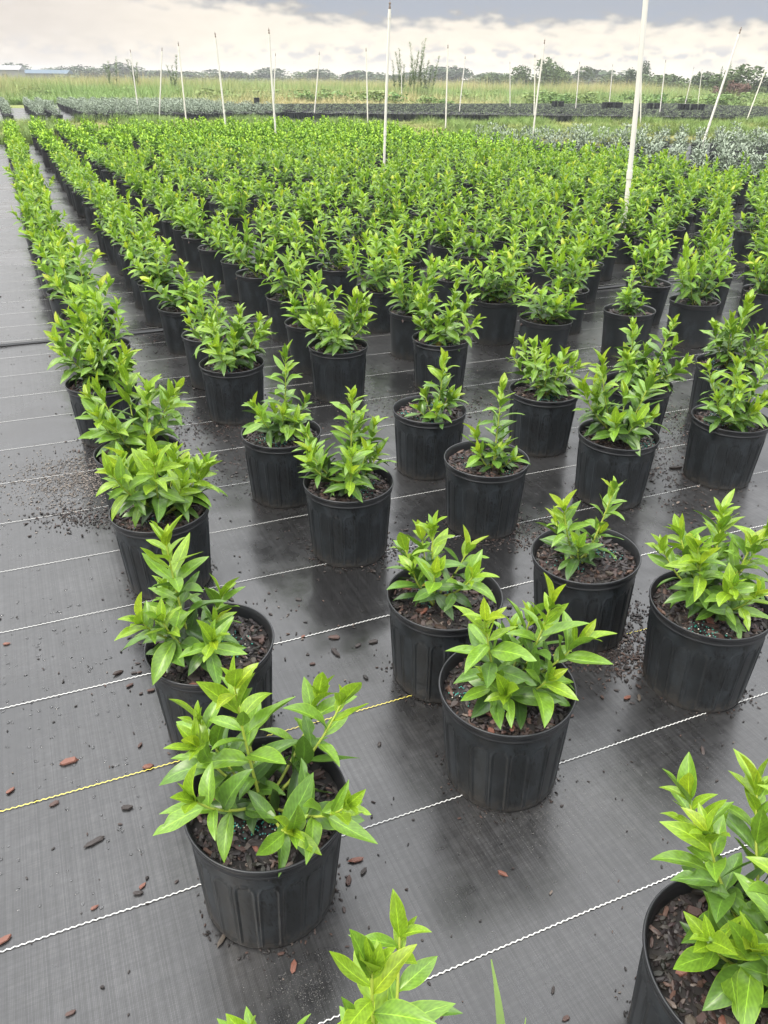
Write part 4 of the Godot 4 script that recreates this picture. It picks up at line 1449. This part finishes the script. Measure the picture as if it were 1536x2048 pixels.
func build_litter() -> void:
	fallen_chip(Vector2(-0.675, -1.108), 0.030, 0.4, 2, "large rust red bark chip left of the yellow stripe's chip, near the left edge", 1.6)
	fallen_chip(Vector2(-0.500, -1.097), 0.026, 0.3, 2, "red bark chip lying on the yellow stripe")
	fallen_chip(Vector2(-0.536, -1.156), 0.016, 1.2, 1, "small bark chip just above the chip on the yellow stripe")
	fallen_chip(Vector2(-0.982, -1.491), 0.018, 0.2, 2, "small red bark chip at the left edge above the yellow stripe")
	fallen_chip(Vector2(-0.768, -1.031), 0.018, 1.0, 2, "red bark chip at the left edge just below the yellow stripe")
	fallen_chip(Vector2(-0.665, -1.001), 0.020, 0.8, 1, "dull red bark chip below the yellow stripe among water drops")
	fallen_chip(Vector2(-0.435, -0.825), 0.015, 0.9, 2, "red chip touching a dark chip left of the front pot")
	fallen_chip(Vector2(-0.439, -0.811), 0.017, 0.1, 0, "dark chip under the red one left of the front pot")
	fallen_chip(Vector2(-0.509, -0.783), 0.014, 0.6, 2, "small red chip below and left of the pair by the front pot")
	fallen_chip(Vector2(-0.487, -0.610), 0.015, 0.5, 1, "red chip near the bottom edge left of the front pot")
	fallen_chip(Vector2(-0.643, -0.724), 0.024, 0.7, 2, "red bark chip cut by the left edge at the white stripe")
	fallen_chip(Vector2(-0.045, -0.882), 0.022, 0.2, 2, "rust red chip, topmost of three right of the front pot", 1.6)
	fallen_chip(Vector2(-0.031, -0.859), 0.018, 0.9, 0, "blackish chip, rightmost of three right of the front pot")
	fallen_chip(Vector2(-0.058, -0.840), 0.021, 1.4, 1, "brown chip, lowest of three right of the front pot")
	fallen_chip(Vector2(-0.142, -0.684), 0.021, 1.5, 2, "dark red chip on the ground in front of the front pot")
	fallen_chip(Vector2(-0.166, -0.706), 0.012, 0.3, 1, "tiny brown chip at the foot of the front pot")
	fallen_chip(Vector2(-0.269, -0.732), 0.020, 1.2, 3, "olive grey bark sliver leaning at the left foot of the front pot", 1.9)
	fallen_chip(Vector2(-0.515, -0.993), 0.024, 0.1, 0, "black wet chip below the yellow stripe, left of the front pot")
	fallen_chip(Vector2(-0.553, -0.915), 0.022, 0.7, 0, "long black bark sliver left of the front pot", 2.4)
	fallen_chip(Vector2(-0.615, -1.343), 0.018, 0.8, 1, "left brown chip of two beside the second pot of the leftmost row")
	fallen_chip(Vector2(-0.559, -1.327), 0.018, 0.4, 1, "right brown chip of two beside the second pot of the leftmost row")
	fallen_chip(Vector2(-0.618, -1.388), 0.014, 0.2, 0, "black chip on the white stripe beside the second pot of the leftmost row")
	fallen_chip(Vector2(-0.128, -1.532), 0.027, 0.1, 1, "wide brown chip in the group between the first two rows", 1.5)
	fallen_chip(Vector2(-0.024, -1.516), 0.026, 0.4, 0, "biggest blackish chip in the group between the first two rows")
	fallen_chip(Vector2(-0.064, -1.501), 0.019, 0.9, 0, "middle dark chip in the group between the first two rows")
	fallen_chip(Vector2(-0.211, -1.535), 0.015, 0.9, 2, "leftmost small red chip in the group between the first two rows")
	fallen_chip(Vector2(-0.121, -1.472), 0.024, 2.2, 0, "thin dark sliver below the group between the first two rows", 2.2)
	fallen_chip(Vector2(-0.177, -1.428), 0.015, 0.1, 1, "lowest small brown chip between the first two rows")
	fallen_chip(Vector2(0.229, -0.858), 0.018, 2.6, 2, "lone dark red chip in the open middle of the ground cover")
	fallen_chip(Vector2(0.591, -1.320), 0.020, 0.5, 2, "red chip at the left foot of the pot at the right edge")
	fallen_chip(Vector2(0.620, -1.321), 0.017, 1.4, 3, "tan splinter touching the left foot of the pot at the right edge", 2.0)
	fallen_chip(Vector2(0.443, -1.259), 0.015, 0.3, 1, "brown chip right of the two-topped shrub's pot")
	fallen_chip(Vector2(0.285, -0.654), 0.012, 1.2, 0, "tiny black chip near the bottom, left of the corner pot")
	fallen_chip(Vector2(0.715, -1.078), 0.009, 0.5, 0, "tiny black chip above the corner pot")
	fallen_chip(Vector2(0.297, -0.611), 0.014, 0.4, 1, "small brown chip at the bottom edge beside the corner pot")
	fallen_chip(Vector2(0.158, -0.977), 0.008, 0.4, 1, "tiny brown chip left of the two-topped shrub's pot")
	fallen_chip(Vector2(0.371, -1.010), 0.009, 0.4, 0, "tiny black chip right of the foot of the two-topped shrub's pot")
	fallen_chip(Vector2(1.122, -2.561), 0.034, 0.1, 0, "curled black bark strip left of the pot at the right edge", 2.2)
	# crumbs of potting mix, too many to count
	var r := RandomNumberGenerator.new()
	r.seed = 99
	var pl: Array[Transform3D] = []
	var tn: Array[Color] = []
	# [x, z, spread along, spread across, count, lightness]
	var spills := [[0.640, -1.56, 0.13, 0.09, 1500, 1.0], [0.60, -1.46, 0.08, 0.04, 500, 1.0], [-1.08, -2.43, 0.15, 0.12, 4200, 3.2], [-0.98, -2.60, 0.10, 0.08, 900, 0.8], [-1.00, -2.14, 0.10, 0.045, 480, 0.8], [0.42, -2.08, 0.12, 0.07, 600, 1.2], [0.02, -1.93, 0.05, 0.05, 160, 0.9], [-0.72, -2.88, 0.20, 0.08, 600, 1.0], [-0.55, -2.55, 0.16, 0.10, 420, 0.9],
		[-1.20, -4.10, 0.20, 0.16, 600, 1.1], [1.05, -2.45, 0.05, 0.25, 420, 1.0], [1.20, -2.95, 0.10, 0.3, 700, 1.6], [-0.40, -1.50, 0.12, 0.12, 260, 0.8], [-0.10, -2.02, 0.10, 0.05, 220, 0.9], [0.2, -3.2, 0.3, 0.1, 500, 1.0], [-0.9, -3.3, 0.2, 0.2, 300, 1.0]]
	for s in spills:
		for i in int(s[4]):
			var x: float = s[0] + r.randfn() * s[2]
			var z: float = s[1] + r.randfn() * s[3]
			if s[5] > 2.0: crumb(r, pl, tn, x, z, r.randf_range(0.0025, 0.0075), Color(0.13, 0.11, 0.092) * r.randf_range(0.3, 1.5))
			else: crumb(r, pl, tn, x, z, r.randf_range(0.004, 0.010) * (1.0 if r.randf() < 0.92 else 1.9), chip_tint(r) * s[5])
	for i in 5200:                                           # thinly over everything
		var v := 0.5 + 8.0 * pow(r.randf(), 1.3)
		var u := r.randf_range(-2.0, 5.0)
		var p := uv_to_world(u, v)
		crumb(r, pl, tn, p.x, p.z, r.randf_range(0.0025, 0.008) * (1.0 if r.randf() < 0.9 else 2.2), chip_tint(r) * 0.8)
	for c in get_children():                                 # a ring of crumbs at the foot of the nearer pots
		if str(c.name).begins_with("potted_shrub") and c.position.z > -4.5:
			for i in 120:
				var a := r.randf() * TAU
				var d := 0.115 + absf(r.randfn()) * 0.016
				crumb(r, pl, tn, c.position.x + cos(a) * d, c.position.z + sin(a) * d, r.randf_range(0.003, 0.008), chip_tint(r) * 0.6)
	var o := scatter("potting_mix_crumbs", chips[2], mats.chip, self, pl, PackedColorArray(tn))
	tag(o, "dark crumbs of potting mix spilled over the ground cover", "crumbs")
	# pale grit rubbed into the weave in the open middle
	pl.clear()
	tn.clear()
	for i in 4200:
		var c: Vector2 = [Vector2(0.38, -1.06), Vector2(0.44, -1.16), Vector2(0.33, -0.99), Vector2(-0.13, -0.65), Vector2(0.52, -1.0), Vector2(0.1, -0.98)][i % 6]
		var k := [0.05, 0.07, 0.06, 0.035, 0.14, 0.16][i % 6] as float
		crumb(r, pl, tn, c.x + r.randfn() * k, c.y + r.randfn() * k * 0.7, r.randf_range(0.0005, 0.0014), Color(0.22, 0.215, 0.20) * r.randf_range(0.4, 1.2))
	o = scatter("pale_grit", chips[4], mats.chip, self, pl, PackedColorArray(tn))
	tag(o, "pale grit rubbed into the weave beside the two-topped shrub's pot", "grit")
	# water beads at the left
	var bead := SphereMesh.new()
	bead.radius = 0.5
	bead.height = 1.0
	bead.radial_segments = 12
	bead.rings = 6
	var water := StandardMaterial3D.new()
	water.albedo_color = Color(1, 1, 1, 0.0)
	water.roughness = 0.02
	water.refraction_enabled = true
	water.refraction_scale = 0.033
	pl = []
	for i in 620:
		var x := r.randf_range(-1.15, -0.45)
		var z := r.randf_range(-1.7, -0.75)
		if i > 380:
			x = r.randf_range(-2.2, -0.7)
			z = r.randf_range(-2.6, -1.3)
		if x > -0.40 + (z + 0.8) * 0.45: continue
		var s := r.randf_range(0.003, 0.008)
		pl.append(Transform3D(Basis(Vector3.UP, r.randf() * TAU).scaled_local(Vector3(s * r.randf_range(0.9, 1.9), s * 0.45, s)), Vector3(x, 0.0, z)))
	o = scatter("water_drops", bead, water, self, pl)
	tag(o, "beads of rain water lying on the fabric at the left", "water drops")
	# blades of grass at the bottom edge
	var gm := plain(lin(0.22, 0.36, 0.06), 0.5)
	gm.backlight_enabled = true
	gm.backlight = Color(0.5, 0.5, 0.5)
	var g := thing("grass_weed", "long green grass blades rising from the bottom edge of the photo", "grass weed", Vector3(0.175, 0, -0.50))
	for b in [[0.0, 0.30, -0.16, 0.02], [0.02, 0.17, 0.35, 0.0], [-0.03, 0.14, -0.5, 0.1], [0.03, 0.10, 0.6, 0.1]]:
		var lm := leaf_shape(0.05, 0.35, 0.3, b[2], 0.02, 10, 2, b[2] * 0.3)
		part("blade", lm, gm, g, Transform3D(Basis(Vector3.UP, 0.3).scaled(Vector3.ONE * b[1]), Vector3(b[0], 0, b[3] * 0.2)))
